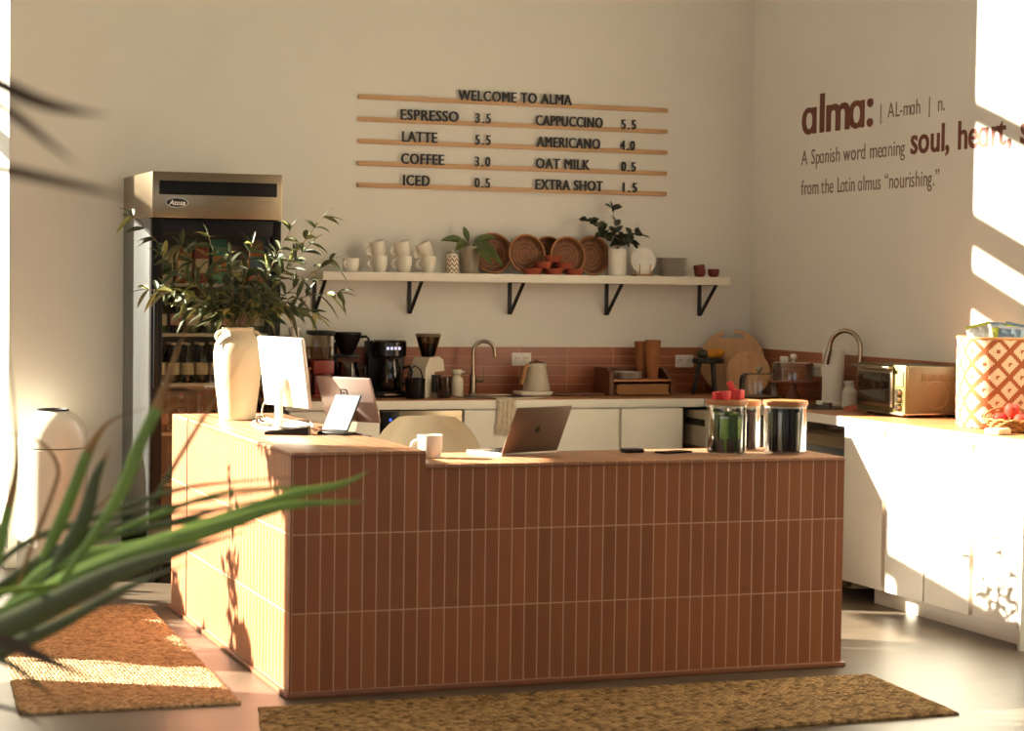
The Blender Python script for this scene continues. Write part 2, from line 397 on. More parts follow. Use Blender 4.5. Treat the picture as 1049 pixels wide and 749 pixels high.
ic = thing('ice_maker', 'grey under-counter ice maker in the corner below the cutting boards', 'appliance', (3.17, 2.72, 0))
mb = MB(); mb.box(0, 0, .02, .56, .62, .845, bev=.008); mb.build('body', mat('appliance_grey', (158, 146, 124), .4), ic)
mb = MB(); mb.box(-.004, .34, .762, .004, .58, .80, bev=.002); mb.build('grille', BLACKP, ic)
mb = MB(); mb.box(-.012, .02, .62, .004, .60, .65, bev=.003); mb.build('door_lip', STEEL, ic)
uf = thing('undercounter_fridge', 'low steel-framed glass-door fridge under the worktop beside the cabinets', 'fridge', (3.30, 1.66, 0))
mb = MB(); mb.box(.03, 0, .04, .5, .62, .80, bev=.006); mb.build('body', mat('fridge_panel', (196, 182, 152), .4), uf)
mb = MB(); mb.box(.0, .005, .05, .03, .615, .80, bev=.005); mb.build('door_frame', STEEL, uf)
mb = MB(); mb.box(-.004, .06, .1, .004, .56, .74, bev=.002); mb.build('door_glass', mat('dark_glass', (70, 78, 82), .12, spec=.8), uf)

# ------------------------------------------------------------------ wall shelf
SX0, SX1, SY, SZ0, SZ1 = 1.082, 3.55, 3.54, 1.555, 1.602
sh = thing('wall_shelf', 'long white wall shelf on black triangular brackets', 'shelf', (SX0, YB, SZ0))
mb = MB(); mb.box(0, SY-YB, 0, SX1-SX0, 0, SZ1-SZ0, bev=.002); mb.build('shelf_board', mat('shelf_white', (232, 224, 206), .5, var=.03), sh)
for bx in (1.10, 1.655, 2.262, 2.868, 3.47):
    x = bx-SX0; mb = MB()
    mb.box(x-.010, -.014, -.185, x+.010, 0, 0, bev=.001); mb.box(x-.010, -.235, -.003, x+.010, 0, 0)
    x0, x1 = x-.009, x+.009
    mb.raw([(x0, -.004, -.185), (x1, -.004, -.185), (x1, -.020, -.185), (x0, -.020, -.185), (x0, -.221, 0), (x1, -.221, 0), (x1, -.237, 0), (x0, -.237, 0)],
           [(0, 1, 2, 3), (4, 7, 6, 5), (0, 4, 5, 1), (2, 6, 7, 3), (1, 5, 6, 2), (3, 7, 4, 0)], 0, False)
    mb.build('bracket', BLACKM, sh)

# ------------------------------------------------------------------ menu rails and lettering
RAILW = mat('rail_wood', (198, 156, 112), .55, var=.12, scale=5, stretch=(1, 10, 10))
LET = mat('black_letters', (26, 20, 15), .6)
rows = [(2.5822, [('WELCOME TO ALMA', 469.5, 585.2)], 'topmost wooden menu rail, holding the welcome line'),
        (2.4578, [('ESPRESSO', 410.7, 469.5), ('3.5', 487.5, 502.5), ('CAPPUCCINO', 549.2, 617.3), ('5.5', 637, 651.3)], 'wooden menu rail listing espresso and cappuccino'),
        (2.3348, [('LATTE', 412.4, 447.8), ('5.5', 487.5, 502.5), ('AMERICANO', 550.5, 615), ('4.0', 636.3, 650.6)], 'wooden menu rail listing latte and americano'),
        (2.2108, [('COFFEE', 411.7, 455.1), ('3.0', 487.5, 502.5), ('OAT MILK', 549.9, 604.6), ('0.5', 637.6, 651.8)], 'wooden menu rail listing coffee and oat milk'),
        (2.0896, [('ICED', 414, 440.8), ('0.5', 487.5, 502.5), ('EXTRA SHOT', 549.9, 618.3), ('1.5', 639.6, 653.5)], 'lowest wooden menu rail, listing iced and extra shot')]
for z, words, lab in rows:
    rt = thing('menu_rail', lab, 'menu rail', (1.3407, YB, z), group='menu rails on the back wall')
    mb = MB(); mb.box(0, -.02, -.0125, 3.2386-1.3407, 0, .0125, bev=.001); mb.build('rail', RAILW, rt)
    for wtx, pa, pb in words:
        a = at(pa, 120, 'Y', YB-.022); b = at(pb, 120, 'Y', YB-.022)
        num = wtx[0].isdigit()
        l = lettering(wtx, b.x-a.x, .058 if not num else .054, .003, spacing=1.1 if not num else 1.35, fat=.0034)
        at_mat(l, T(a.x-1.3407, -.0205, .004) @ RX(PI/2))
        l.build('lettering', LET, rt)
# ------------------------------------------------------------------ lettering on the right wall
BRN = mat('brown_vinyl', (112, 58, 38), .6, var=.04); GRY = mat('grey_brown_vinyl', (120, 96, 80), .6, var=.04)
sg = thing('wall_lettering', 'brown vinyl lettering on the right wall explaining the meaning of a Spanish word', 'wall lettering', (XR, 3.172, 2.076))
def wall_text(body, y0, y1, z, hgt, m, bold, spacing=1., ref='H', fat=0):
    l = lettering(body, y0-y1, hgt, .0015, bold, spacing, ref, fat)
    M = Matrix(((0, 0, -1, XR-.0002-XR), (-1, 0, 0, y0-3.172), (0, 1, 0, z-2.076), (0, 0, 0, 1)))
    at_mat(l, M)
    # one part per word: islands sorted along the line, split at the wide gaps
    par = list(range(len(l.v)))
    def fd(a):
        while par[a] != a: par[a] = par[par[a]]; a = par[a]
        return a
    for f in l.f:
        for q in f[1:]: par[fd(f[0])] = fd(q)
    isl = {}
    for i, v in enumerate(l.v):
        k = fd(i); e = isl.setdefault(k, [9, -9]); e[0] = min(e[0], -v[1]); e[1] = max(e[1], -v[1])
    order = sorted(isl, key=lambda k: isl[k][0]); word = {}; n = 0; end = None
    for k in order:
        if end is not None and isl[k][0]-end > hgt*(.20 if ref != 'x' else .5): n += 1; end = isl[k][1]
        end = isl[k][1] if end is None else max(end, isl[k][1]); word[k] = n
    for q in range(n+1):
        w_ = MB(); idx = {}
        for f in l.f:
            if word[fd(f[0])] != q: continue
            for a in f:
                if a not in idx: idx[a] = len(w_.v); w_.v.append(l.v[a])
            w_.f.append([idx[a] for a in f]); w_.m.append(0); w_.sm.append(False)
        w_.build('lettering', m, sg)
wall_text('alma:'.replace('a', A_), 3.171, 2.385, 2.426, .146, BRN, .014, .97, 'x', .007)
wall_text('|  AL-mah  |  n.'.replace('a', A_), 2.302, 1.672, 2.456, .078, GRY, -.004, 1., 'H')
wall_text('A Spanish word meaning'.replace('a', A_), 3.175, 2.046, 2.250, .082, GRY, -.004, 1., 'H')
wall_text('soul, heart, spirit'.replace('a', A_), 1.988, .60, 2.252, .142, BRN, .012, 1., 'l', .003)
wall_text('from the Latin almus \u201cnourishing.\u201d'.replace('a', A_), 3.169, 1.709, 2.079, .082, GRY, -.004, 1., 'H')

# ------------------------------------------------------------------ glass-door fridge
FX0, FX1, FY, FZ = .034, .702, 2.97, 2.09
fr = thing('display_fridge', 'tall steel glass-door drinks fridge in the left corner', 'fridge', (FX0, FY, 0))
fw = FX1-FX0; fd = YB-.02-FY
SIDE = mat('fridge_side_steel', (100, 101, 100), .34, .85, var=.04, scale=4)
mb = MB()
mb.box(0, .05, .12, .03, fd, 1.86, bev=.002); mb.box(fw-.03, .05, .12, fw, fd, 1.86, bev=.002)
mb.box(.03, fd-.03, .12, fw-.03, fd, 1.86); mb.box(0, .06, .12, fw, fd, .30, bev=.002)
mb.build('cabinet', SIDE, fr)
mb = MB(); mb.box(.03, .12, .30, .036, fd-.03, 1.86); mb.box(fw-.036, .12, .30, fw-.03, fd-.03, 1.86); mb.box(.03, fd-.036, .30, fw-.03, fd-.03, 1.86)
mb.build('lining', mat('fridge_lining', (96, 92, 80), .5), fr)
mb = MB(); mb.box(0, -.012, 1.858, fw, fd, FZ, bev=.004); hd = mb.build('header', [STEEL], fr)
mb = MB(); mb.box(.035, -.016, 1.975, fw-.028, -.011, 2.045, bev=.001)
for k in range(5): mb.box(.038, -.018, 1.981+k*.012, fw-.031, -.014, 1.985+k*.012)
mb.build('vent_slot', BLACKP, hd)
mb = MB(); mb.prism([(.125+.058*math.cos(a*PI/16), 1.935+.026*math.sin(a*PI/16)) for a in range(32)], -.015, -.0115, 'Y', 0)
bd = mb.build('badge', mat('badge_silver', (200, 192, 176), .3, .7), hd)
mb = MB(); mb.prism([(.125+.053*math.cos(a*PI/16), 1.935+.0215*math.sin(a*PI/16)) for a in range(32)], -.0165, -.0145, 'Y', 0)
mb.build('badge_field', mat('badge_navy', (24, 22, 26), .4), hd)
l = lettering('Atosa', .082, .026, .001, .02); at_mat(l, T(.084, -.0164, 1.923) @ RX(PI/2) @ Matrix(((1, .25, 0, 0), (0, 1, 0, 0), (0, 0, 1, 0), (0, 0, 0, 1))))
l.build('lettering', mat('badge_white', (240, 236, 226), .5), hd)
mb = MB(); mb.box(0, 0, .30, .058, .05, 1.853, bev=.003); mb.box(fw-.045, 0, .30, fw, .05, 1.853, bev=.003)
mb.box(.058, 0, 1.775, fw-.045, .05, 1.853, bev=.003); mb.box(.058, 0, .30, fw-.045, .05, .37, bev=.003)
dr = mb.build('door_frame', BLACKP, fr)
mb = MB(); mb.box(.058, .018, .37, fw-.045, .026, 1.775); mb.build('door_glass', glass('fridge_glass', (240, 240, 232), .8, 1.5), dr)
mb = MB(); mb.box(.012, -.022, 1.0, .03, -.0005, 1.5, bev=.004); mb.build('handle', BLACKP, dr)
mb = MB()
for x, y in ((.06, .12), (fw-.06, .12), (.06, fd-.1), (fw-.06, fd-.1)):
    c = MB(); c.lathe([(0, 0), (.05, .002), (.055, .012), (.055, .028), (.05, .036), (0, .038)], M=RY(PI/2), c=(x-.019, y, .055), n=20); c.box(x-.03, y-.035, .095, x+.03, y+.035, .121, bev=.004)
    c.box(x-.026, y-.008, .05, x-.021, y+.012, .1); c.build('caster', [BLACKP], fr)
for z in (.50, .76, 1.012, 1.268, 1.524):
    s_ = MB(); s_.box(.037, .12, z-.012, fw-.037, .128, z+.006, bev=.002)
    for k in range(18): s_.box(.05+k*.0328, .128, z-.004, .054+k*.0328, fd-.06, z)
    s_.box(.037, .35, z-.008, fw-.037, .356, z-.004); s_.build('wire_shelf', mat('shelf_wire', (205, 200, 185), .4), fr)
# drinks
def bottle_proto(nm, r, h, neck, col, cap, labcol, label):
    t = thing(nm, label, 'bottle')
    mb = MB(); mb.lathe([(0, 0), (r*.9, 0), (r, .006), (r, h*.58), (r*.93, h*.64), (neck, h*.8), (neck, h*.95), (0, h*.95)], n=14); mb.build('glass_body', col, t)
    mb = MB(); mb.lathe([(0, h*.94), (neck*1.18, h*.94), (neck*1.18, h), (0, h)], n=12); mb.build('cap', cap, t)
    mb = MB(); mb.lathe([(r*1.015, h*.2), (r*1.015, h*.5)], n=14); mb.build('label_band', labcol, t)
    return t
DG = mat('dark_bottle_glass', (34, 22, 14), .12, spec=.7, coat=.4); GG = mat('green_bottle', (66, 92, 52), .15, coat=.4); AM = mat('amber_juice', (170, 84, 26), .2, coat=.4)
CR_ = mat('cream_label', (222, 208, 178), .6); RD = mat('red_cap', (150, 34, 24), .4); YL = mat('yellow_cap', (226, 160, 40), .4); TL = mat('teal_carton', (86, 160, 140), .5); OR = mat('orange_carton', (214, 120, 40), .5)
PK = mat('pink_label', (206, 150, 150), .6)
def row(z, y, specs, grp):
    for i, (px, p, lab) in enumerate(specs):
        x = FX0+.075+i*(fw-.15)/(len(specs)-1)
        c = dup(p, (x, FY+y, z+.0065), label=lab); c['group'] = grp
bd_ = bottle_proto('drink_bottle', .032, .205, .012, DG, CR_, CR_, 'dark glass bottle with pale label, front row of the lower fridge shelf')
bd_.location = (FX0+.075, FY+.17, 1.0185); bd_['group'] = 'dark bottles on the lower fridge shelf'
for i in range(1, 8): dup(bd_, (FX0+.075+i*.0745, FY+.17+.004*(i % 2), 1.0185))
for i in range(8):
    c = dup(bd_, (FX0+.08+i*.0735, FY+.30, 1.0185), label='dark glass bottle behind the front row on the lower fridge shelf'); c['group'] = 'dark bottles behind, lower fridge shelf'
bm_ = bottle_proto('drink_bottle', .034, .19, .014, GG, YL, CR_, 'green glass bottle with yellow cap on the middle fridge shelf'); bm_['group'] = 'green bottles on the middle fridge shelf'
ba_ = bottle_proto('drink_bottle', .034, .195, .014, DG, RD, PK, 'dark bottle with red cap and pink label on the middle fridge shelf'); ba_['group'] = 'red-capped bottles on the middle fridge shelf'
first = {0: True, 1: True}
for i in range(7):
    p = (bm_, ba_)[(i*3 % 7) % 2]; k = 0 if p is bm_ else 1; loc = (FX0+.08+i*.085, FY+.17, 1.2745)
    if first[k]: p.location = loc; first[k] = False
    else: dup(p, loc)
def carton(x, w, h, m, label, ml):
    t = thing('drink_carton', label, 'carton', (x, FY+.19, 1.5305))
    mb = MB(); mb.box(-w/2, -.035, 0, w/2, .035, h*.82, bev=.003); mb.prism([(-.035, h*.82), (.035, h*.82), (.004, h*.97), (-.004, h*.97)], -w/2, w/2, 'X'); mb.build('carton_body', m, t)
    mb = MB(); mb.box(-w/2+.006, -.0362, h*.25, w/2-.006, -.0345, h*.6); mb.build('printed_panel', ml, t)
carton(FX0+.10, .08, .17, CR_, 'cream drink carton at the left end of the top fridge shelf', GG)
carton(FX0+.20, .08, .19, AM, 'amber carton beside the cream carton on the top fridge shelf', CR_)
carton(FX0+.29, .075, .21, RD, 'red carton in the middle of the top fridge shelf', CR_)
carton(FX0+.385, .08, .235, TL, 'teal carton on the top fridge shelf', OR)
carton(FX0+.48, .08, .20, WOODD, 'brown carton on the top fridge shelf', CR_)
carton(FX0+.575, .075, .235, OR, 'orange carton at the right end of the top fridge shelf', mat('blue_panel', (110, 150, 180), .5))
for i in range(6):
    c = dup(ba_, (FX0+.09+i*.098, FY+.17, .7665), label='dark bottle with red cap on the lowest wire shelf, low in the fridge'); c['group'] = 'bottles low in the fridge'

# ------------------------------------------------------------------ waste bin
tb = thing('waste_bin', 'tall white cylindrical waste bin with domed lid and round opening', 'waste bin', (-.375, 3.50, 0))
BINW = mat('bin_white', (232, 224, 206), .3, var=.02, coat=.3)
mb = MB(); mb.lathe([(0, .03), (.178, .03), (.18, .04), (.18, .66), (.176, .664), (0, .664)], n=48); mb.build('bin_body', BINW, tb)
mb = MB(); mb.lathe([(.172, .668), (.18, .67), (.18, .70), (.172, .755), (.152, .80), (.118, .838), (.08, .858), (.076, .852), (.074, .80)], n=48); mb.build('dome_lid', BINW, tb)
mb = MB(); mb.lathe([(.074, .853), (.082, .857), (.083, .864), (.076, .866), (.07, .858), (.068, .80), (0, .80)], n=40); mb.build('opening_ring', BLACKM, tb)
mb = MB(); mb.lathe([(0, 0), (.182, 0), (.186, .006), (.184, .028), (.178, .031), (0, .031)], n=48); mb.build('base_ring', CHROME, tb)

# ------------------------------------------------------------------ rugs
def rug_mat(name, a, c, cs, ss):
    m = bpy.data.materials.new(name); m.use_nodes = True; t = m.node_tree; L = t.links.new; b = t.nodes['Principled BSDF']
    tc = t.nodes.new('ShaderNodeTexCoord'); mp = t.nodes.new('ShaderNodeMapping'); mp.inputs['Scale'].default_value = (ss, cs, 1); L(tc.outputs['Object'], mp.inputs[0])
    vo = t.nodes.new('ShaderNodeTexVoronoi'); vo.inputs['Scale'].default_value = 1; vo.inputs['Randomness'].default_value = .35; L(mp.outputs[0], vo.inputs['Vector'])
    no = t.nodes.new('ShaderNodeTexNoise'); no.inputs['Scale'].default_value = 34; no.inputs['Detail'].default_value = 3; L(tc.outputs['Object'], no.inputs['Vector'])
    mxv = t.nodes.new('ShaderNodeMath'); mxv.operation = 'MULTIPLY_ADD'; L(vo.outputs['Color'], mxv.inputs[0]); mxv.inputs[1].default_value = .55; L(no.outputs['Fac'], mxv.inputs[2])
    cr = t.nodes.new('ShaderNodeValToRGB'); cr.color_ramp.elements[0].position = .42; cr.color_ramp.elements[1].position = 1.15 if False else 1.0
    cr.color_ramp.elements[0].color = (*lin(a), 1); cr.color_ramp.elements[1].color = (*lin(c), 1); L(mxv.outputs[0], cr.inputs[0]); L(cr.outputs[0], b.inputs['Base Color'])
    b.inputs['Roughness'].default_value = .9; b.inputs['Specular IOR Level'].default_value = .15
    bp = t.nodes.new('ShaderNodeBump'); bp.inputs['Strength'].default_value = 1; bp.inputs['Distance'].default_value = .012; bp.invert = True
    L(vo.outputs['Distance'], bp.inputs['Height']); L(bp.outputs[0], b.inputs['Normal']); return m
def rug(name, corners, z1, m, label, rowdir=1):
    P = [Vector((*c, 0)) for c in corners]; o = P[0]
    nu = int((P[1]-P[0]).length/.018); nv = int((P[3]-P[0]).length/.018)
    mb = MB(); vs = []; fs = []
    r2 = random.Random(5)
    for j in range(nv+1):
        for i in range(nu+1):
            u, v = i/nu, j/nv; p = (P[0]*(1-u)+P[1]*u)*(1-v)+(P[3]*(1-u)+P[2]*u)*v
            e = i in (0, nu) or j in (0, nv)
            z = z1+r2.uniform(-.0016, .0016)+(.0016 if (j if rowdir else i) % 2 else -.0016)
            if e: p += Vector((r2.uniform(-.004, .004), r2.uniform(-.004, .004), 0)); z = z1*.6
            vs.append(p-o+Vector((0, 0, z)))
    n1 = nu+1
    for j in range(nv):
        for i in range(nu): fs.append([j*n1+i, j*n1+i+1, (j+1)*n1+i+1, (j+1)*n1+i])
    ring = [i for i in range(nu+1)]+[j*n1+nu for j in range(1, nv+1)]+[nv*n1+i for i in range(nu-1, -1, -1)]+[j*n1 for j in range(nv-1, 0, -1)]
    o0 = len(vs); vs += [Vector((vs[k].x, vs[k].y, 0)) for k in ring]; k = len(ring)
    for q in range(k): fs.append([ring[q], o0+q, o0+(q+1) % k, ring[(q+1) % k]])
    fs.append([o0+q for q in range(k)])
    mb.raw(vs, fs, 0); ob = mb.build(name, m, loc=o, sharp=60); return tag(ob, label, 'rug')
rug('woven_rug', [(-.99, -.02), (-.195, -.06), (-.10, 2.30), (-.80, 2.36)], .014, rug_mat('jute_tan', (124, 96, 66), (200, 166, 124), 75, 70), 'tan woven jute rug beside the left end of the counter')
rug('woven_rug', [(-.35, -1.06), (2.262, -.985), (2.33, -.225), (-.155, -.155)], .014, rug_mat('jute_brown', (80, 58, 32), (190, 152, 102), 60, 40), 'long brown braided jute runner in front of the counter')

# ------------------------------------------------------------------ vase with branches
VX, VY = .262, 2.0-.115
vs_ = thing('vase', 'tall cream ceramic vase with two small loop handles on the counter end', 'vase', (.21, 1.80, H1))
VM = mat('vase_ceramic', (226, 208, 172), .55, var=.05, scale=5, bump=.15, bscale=25)
mb = MB(); mb.lathe([(0, 0), (.075, 0), (.081, .006), (.088, .06), (.099, .15), (.107, .24), (.11, .30), (.103, .345), (.085, .375), (.072, .392), (.068, .405), (.073, .416), (.07, .42), (.062, .412), (.062, .39), (.08, .36), (.095, .30), (.07, .05), (0, .05)], n=40); mb.build('vase_body', VM, vs_)
for sg_ in (-1, 1):
    mb = MB(); mb.tube([(sg_*(.07+.028*math.sin(a)), 0, .378+.024*math.cos(a)) for a in [k*PI/10 for k in range(11)]], .0075, 8)
    at_mat(mb, RZ(R(-16))); mb.build('loop_handle', VM, vs_)
BW = Vector((.21, 1.80, H1))
def leaf_geo(mb, p, d, ln, wd, m, roll=0, droop=.25, n=5):
    d = Vector(d).normalized(); up = Vector((0, 0, 1)); sd = d.cross(up)
    if sd.length < .05: sd = Vector((1, 0, 0))
    sd.normalize(); nn = sd.cross(d).normalized(); q = Matrix.Rotation(roll, 3, d); sd = q @ sd; nn = q @ nn
    vs = []; fs = []
    for i in range(n+1):
        t = i/n; w = wd*math.sin(PI*min(1, t*.93+.05))**.8*(1-.25*t) if i < n else .0004
        c = Vector(p)+d*(ln*t)+Vector((0, 0, -droop*ln*t*t))
        vs += [c-sd*w/2+nn*w*.22, c, c+sd*w/2+nn*w*.22]
    for i in range(n):
        a = i*3; fs += [[a, a+1, a+4, a+3], [a+1, a+2, a+5, a+4]]
    mb.raw(vs, fs, m)
ends = [(136, 222, 0), (152, 297, .1), (166, 262, -.06), (186, 252, .12), (214, 243, .05), (236, 262, -.12), (252, 284, .12), (297, 236, -.02), (284, 262, .13), (331, 222, .0), (338, 268, .08), (346, 300, -.04), (322, 322, .1), (192, 318, -.1), (302, 318, -.12), (318, 250, -.1), (272, 300, -.14), (222, 318, .12), (170, 300, -.12), (258, 250, .1)]
rb = random.Random(3)
bq = thing('leafy_bouquet', 'bunch of green leafy branches fanning out of the tall cream vase', 'branches', (BW.x, BW.y, H1+.05))
for k, (ex, ey, dy) in enumerate(ends):
    e = at(ex, ey, 'Y', 1.80+dy); p0 = BW+Vector((rb.uniform(-.03, .03), rb.uniform(-.03, .03), .40)); 
    mid = p0.lerp(e, .45)+Vector((0, 0, .10 if e.z < p0.z+.28 else .03))
    mb = MB(); sm = MB(); pts = []
    for i in range(11):
        t = i/10; pts.append(p0*(1-t)**2+mid*2*t*(1-t)+e*t*t)
    pts = [p0+Vector((0, 0, -.2))]+pts
    pts = [p-p0 for p in pts]
    sm.tube(pts, [.0032-.0018*i/11 for i in range(12)], 6); root = sm.build('branch', STEM, bq, loc=p0-bq.location)
    L_ = (e-p0).length
    for i in range(3, 12):
        for sgn in ((-1, 1, 2) if i > 4 else (1, 2)):
            if rb.random() < .10: continue
            d = (pts[i]-pts[i-1]).normalized(); sd = Vector((rb.uniform(-1, 1), rb.uniform(-1, 1), rb.uniform(-.5, .5))); sd = (sd-d*sd.dot(d)).normalized()
            leaf_geo(mb, pts[i], d*rb.uniform(.35, .9)+sd, rb.uniform(.075, .125), rb.uniform(.022, .034), 0 if rb.random() < .8 else 1, rb.uniform(-1, 1), rb.uniform(.1, .5))
    leaf_geo(mb, pts[-1], pts[-1]-pts[-2], .09, .02, 0)
    mb.build('leaves', [mat('branch_leaf', (64, 72, 38), .6, var=.3, scale=8), mat('branch_leaf_light', (128, 128, 62), .6, var=.25, scale=8)], root)

# ------------------------------------------------------------------ counter-top electronics
WPL = mat('white_plastic', (234, 226, 210), .4, var=.015); SILV = mat('silver_aluminium', (186, 172, 158), .35, .75, var=.03)
mo = thing('monitor', 'white monitor on a slim stand, turned with its back to the room', 'monitor', (.275, 1.20, H1), R(-74))
# local x runs along the screen width (towards the camera), local y towards the screen
mb = MB(); mb.box(-.185, -.011, -.15, .185, .011, .15, bev=.006, M=T(0, -.0, .245) @ RX(R(8)))
mp_ = mb.build('back_shell', WPL, mo)
mb = MB(); mb.box(-.178, .0105, -.143, .178, .0125, .143, M=T(0, 0, .245) @ RX(R(8))); mb.build('screen', mat('screen_off', (30, 30, 32), .15), mo)
mb = MB(); mb.box(-.022, -.035, .006, .022, -.017, .21, bev=.004); mb.build('stand_neck', WPL, mo)
mb = MB(); mb.box(-.03, -.03, .17, .03, 0, .22, bev=.004); mb.build('hinge_block', WPL, mo)
mb = MB(); mb.box(-.10, -.08, 0, .10, .06, .008, bev=.003); mb.build('stand_foot', WPL, mo)
def cable(label, pts, r, m, cat='cable', grp=None, nm='cable'):
    # smooth the path
    P = [Vector(p) for p in pts]; out = []
    for i in range(len(P)-1):
        a, b, c, d = P[max(0, i-1)], P[i], P[i+1], P[min(len(P)-1, i+2)]
        for q in range(6):
            t = q/6; out.append(.5*((2*b)+(-a+c)*t+(2*a-5*b+4*c-d)*t*t+(-a+3*b-3*c+d)*t**3))
    out.append(P[-1]); o = out[0].copy(); mb = MB(); mb.tube([p-o for p in out], r, 6); return tag(mb.build(nm, m, loc=o), label, cat, grp)
rc = random.Random(8); WC = mat('white_cable', (226, 216, 196), .5)
for k in range(6):
    pts = []
    for px, py in [(266+rc.uniform(-6, 6), 428), (258+k*4, 433+rc.uniform(-1, 2)), (272+k*3, 436-rc.uniform(0, 5)), (290+k*3, 437-rc.uniform(0, 3)), (305+k*3, 440+rc.uniform(-3, 2)), (318, 443-k*1.5)]:
        p = at(px, py, 'Z', H1+.004); pts.append((p.x, p.y, H1+.0035+k*.003))
    cable('white cable in the tangle around the monitor stand', pts, .0026, WC, 'cable', 'white cables behind the monitor')
base = at(285, 436, 'Z', H1+.003)
cable('white cable hanging from the back of the monitor', [tuple(at(285, 436, 'Z', H1+.004)), tuple(at(270, 428, 'Y', 1.16)), tuple(at(270, 414, 'Y', 1.13)), tuple(at(280, 402, 'Y', 1.10)), tuple(at(290, 401, 'Y', 1.12)), tuple(at(292, 412, 'Y', 1.13))], .0025, WC)
cable('black cable trailing off the right side of the small display', [(.472, .83, H1+.004), (.492, .79, H1+.004), (.50, .73, H1+.004), (.508, .68, H1+.004)], .003, BLACKP)
te = thing('card_terminal', 'flat dark card terminal lying beside the monitor', 'terminal', (.215, .90, H1), R(-20))
mb = MB(); mb.prism([(-.09, 0), (.09, 0), (.09, .012), (-.09, .034)], -.055, .055, 'X', M=RZ(R(90))); mb.build('terminal_body', BLACKP, te)
mb = MB(); mb.box(-.082, -.048, .0, .082, .048, .002, M=T(0, 0, .0235) @ RY(R(7)) ); mb.build('terminal_screen', mat('terminal_glass', (70, 66, 60), .15, spec=.8), te)
# point-of-sale tablet
ps = thing('tablet_register', 'pinkish silver tablet register leaning back on its stand, its back to the room', 'register', (.455, .955, H1), R(-55))
mb = MB(); mb.box(-.145, -.006, 0, .145, .006, .205, bev=.006, M=T(.03, .055, .045) @ RX(R(22)))
pk = mb.build('tablet_back', mat('rose_silver', (150, 134, 126), .45, .35, var=.03), ps)
def ring2(mb, w, h, th, M, m=0):
    for a in ((-w/2, -h/2, w/2, -h/2+th), (-w/2, h/2-th, w/2, h/2), (-w/2, -h/2+th, -w/2+th, h/2-th), (w/2-th, -h/2+th, w/2, h/2-th)):
        mb.box(a[0], -.0005, a[1], a[2], .0005, a[3], m, M=M)
mb = MB(); M_ = T(.03, .055, .045) @ RX(R(22)) @ T(-.01, -.0066, .135); ring2(mb, .036, .036, .005, M_); mb.box(-.005, -.0005, -.005, .005, .0005, .005, M=M_); mb.build('emblem', mat('emblem_dark', (40, 34, 32), .5), pk)
mb = MB(); mb.box(-.135, .0055, .01, .135, .0072, .195, M=T(.03, .055, .045) @ RX(R(22))); mb.build('screen', MATS['screen_off'], ps)
mb = MB(); mb.prism([(-.035, 0), (.035, 0), (.06, .06), (.045, .12), (.03, .12)], -.05, .05, 'X'); mb.build('stand_wedge', SILV, ps)
cdp = thing('customer_display', 'small customer display, tinted like reflected sky, leaning in front of the register', 'display', (.40, .845, H1), R(-55))
mb = MB(); mb.box(-.068, -.004, .004, .068, .004, .175, bev=.003, M=T(0, 0, .012) @ RX(R(-32))); mb.build('display_case', BLACKP, cdp)
mb = MB(); mb.box(-.066, -.0056, .007, .066, -.0038, .172, M=T(0, 0, .012) @ RX(R(-32))); mb.build('display_screen', mat('sky_tint_glass', (58, 72, 84), .3, spec=.8, var=.05), cdp)  # reflected sky is put into the screen's base colour
mb = MB(); mb.box(-.07, -.03, 0, .075, .05, .012, bev=.004); mb.build('display_base', BLACKP, cdp)

# ------------------------------------------------------------------ shell chair behind the counter
ch = thing('shell_chair', 'cream plastic shell chair behind the low counter', 'chair', (1.335, 2.35, 0), R(-6))
CH = mat('cream_plastic', (214, 202, 176), .45, var=.02)
def shell_pt(u, v):
    # u -1..1 across, v 0 front edge .. 1 top of the back
    w = .27+.03*math.sin(PI*min(1, v*1.1))
    if v < .5: y = -.24+.44*(v/.5); z = .44-.02*math.sin(PI*v/.5); 
    else:
        t = (v-.5)/.5; y = .20+.05*math.sin(t*PI/2)+.03*t; z = .44+.43*t
    if v >= .5: wv = w*(1-.45*max(0, (v-.72)/.28)**3.2)
    else: wv = w
    x = u*wv; side = abs(u)**3
    if v < .5: z += side*.07*(.3+v)
    else: y -= side*.11; 
    return Vector((x, y, z))
mb = MB(); NU, NV = 18, 26; vs = [shell_pt(-1+2*i/NU, j/NV) for j in range(NV+1) for i in range(NU+1)]
fs = [[j*(NU+1)+i, j*(NU+1)+i+1, (j+1)*(NU+1)+i+1, (j+1)*(NU+1)+i] for j in range(NV) for i in range(NU)]
n0 = len(vs); vs2 = [v+Vector((0, .008, -.008)) for v in vs]
rim = [i for i in range(NU+1)]+[j*(NU+1)+NU for j in range(1, NV+1)]+[NV*(NU+1)+i for i in range(NU-1, -1, -1)]+[j*(NU+1) for j in range(NV-1, 0, -1)]
fs2 = [[a+n0 for a in f[::-1]] for f in fs]+[[rim[k], rim[(k+1) % len(rim)], rim[(k+1) % len(rim)]+n0, rim[k]+n0] for k in range(len(rim))]
mb.raw(vs+vs2, fs+fs2, 0); mb.build('shell', CH, ch, sharp=60)
for sx in (-1, 1):
    for sy in (-1, 1):
        m2 = MB(); m2.tube([(sx*.12, sy*.10, .425), (sx*.22, sy*.20, 0)], [.014, .010], 10); m2.build('leg', WOOD, ch)
mb = MB(); mb.tube([(-.14, -.12, .40), (.14, .12, .40)], .006, 8); mb.tube([(-.14, .12, .40), (.14, -.12, .40)], .006, 8); mb.build('underframe', BLACKM, ch)

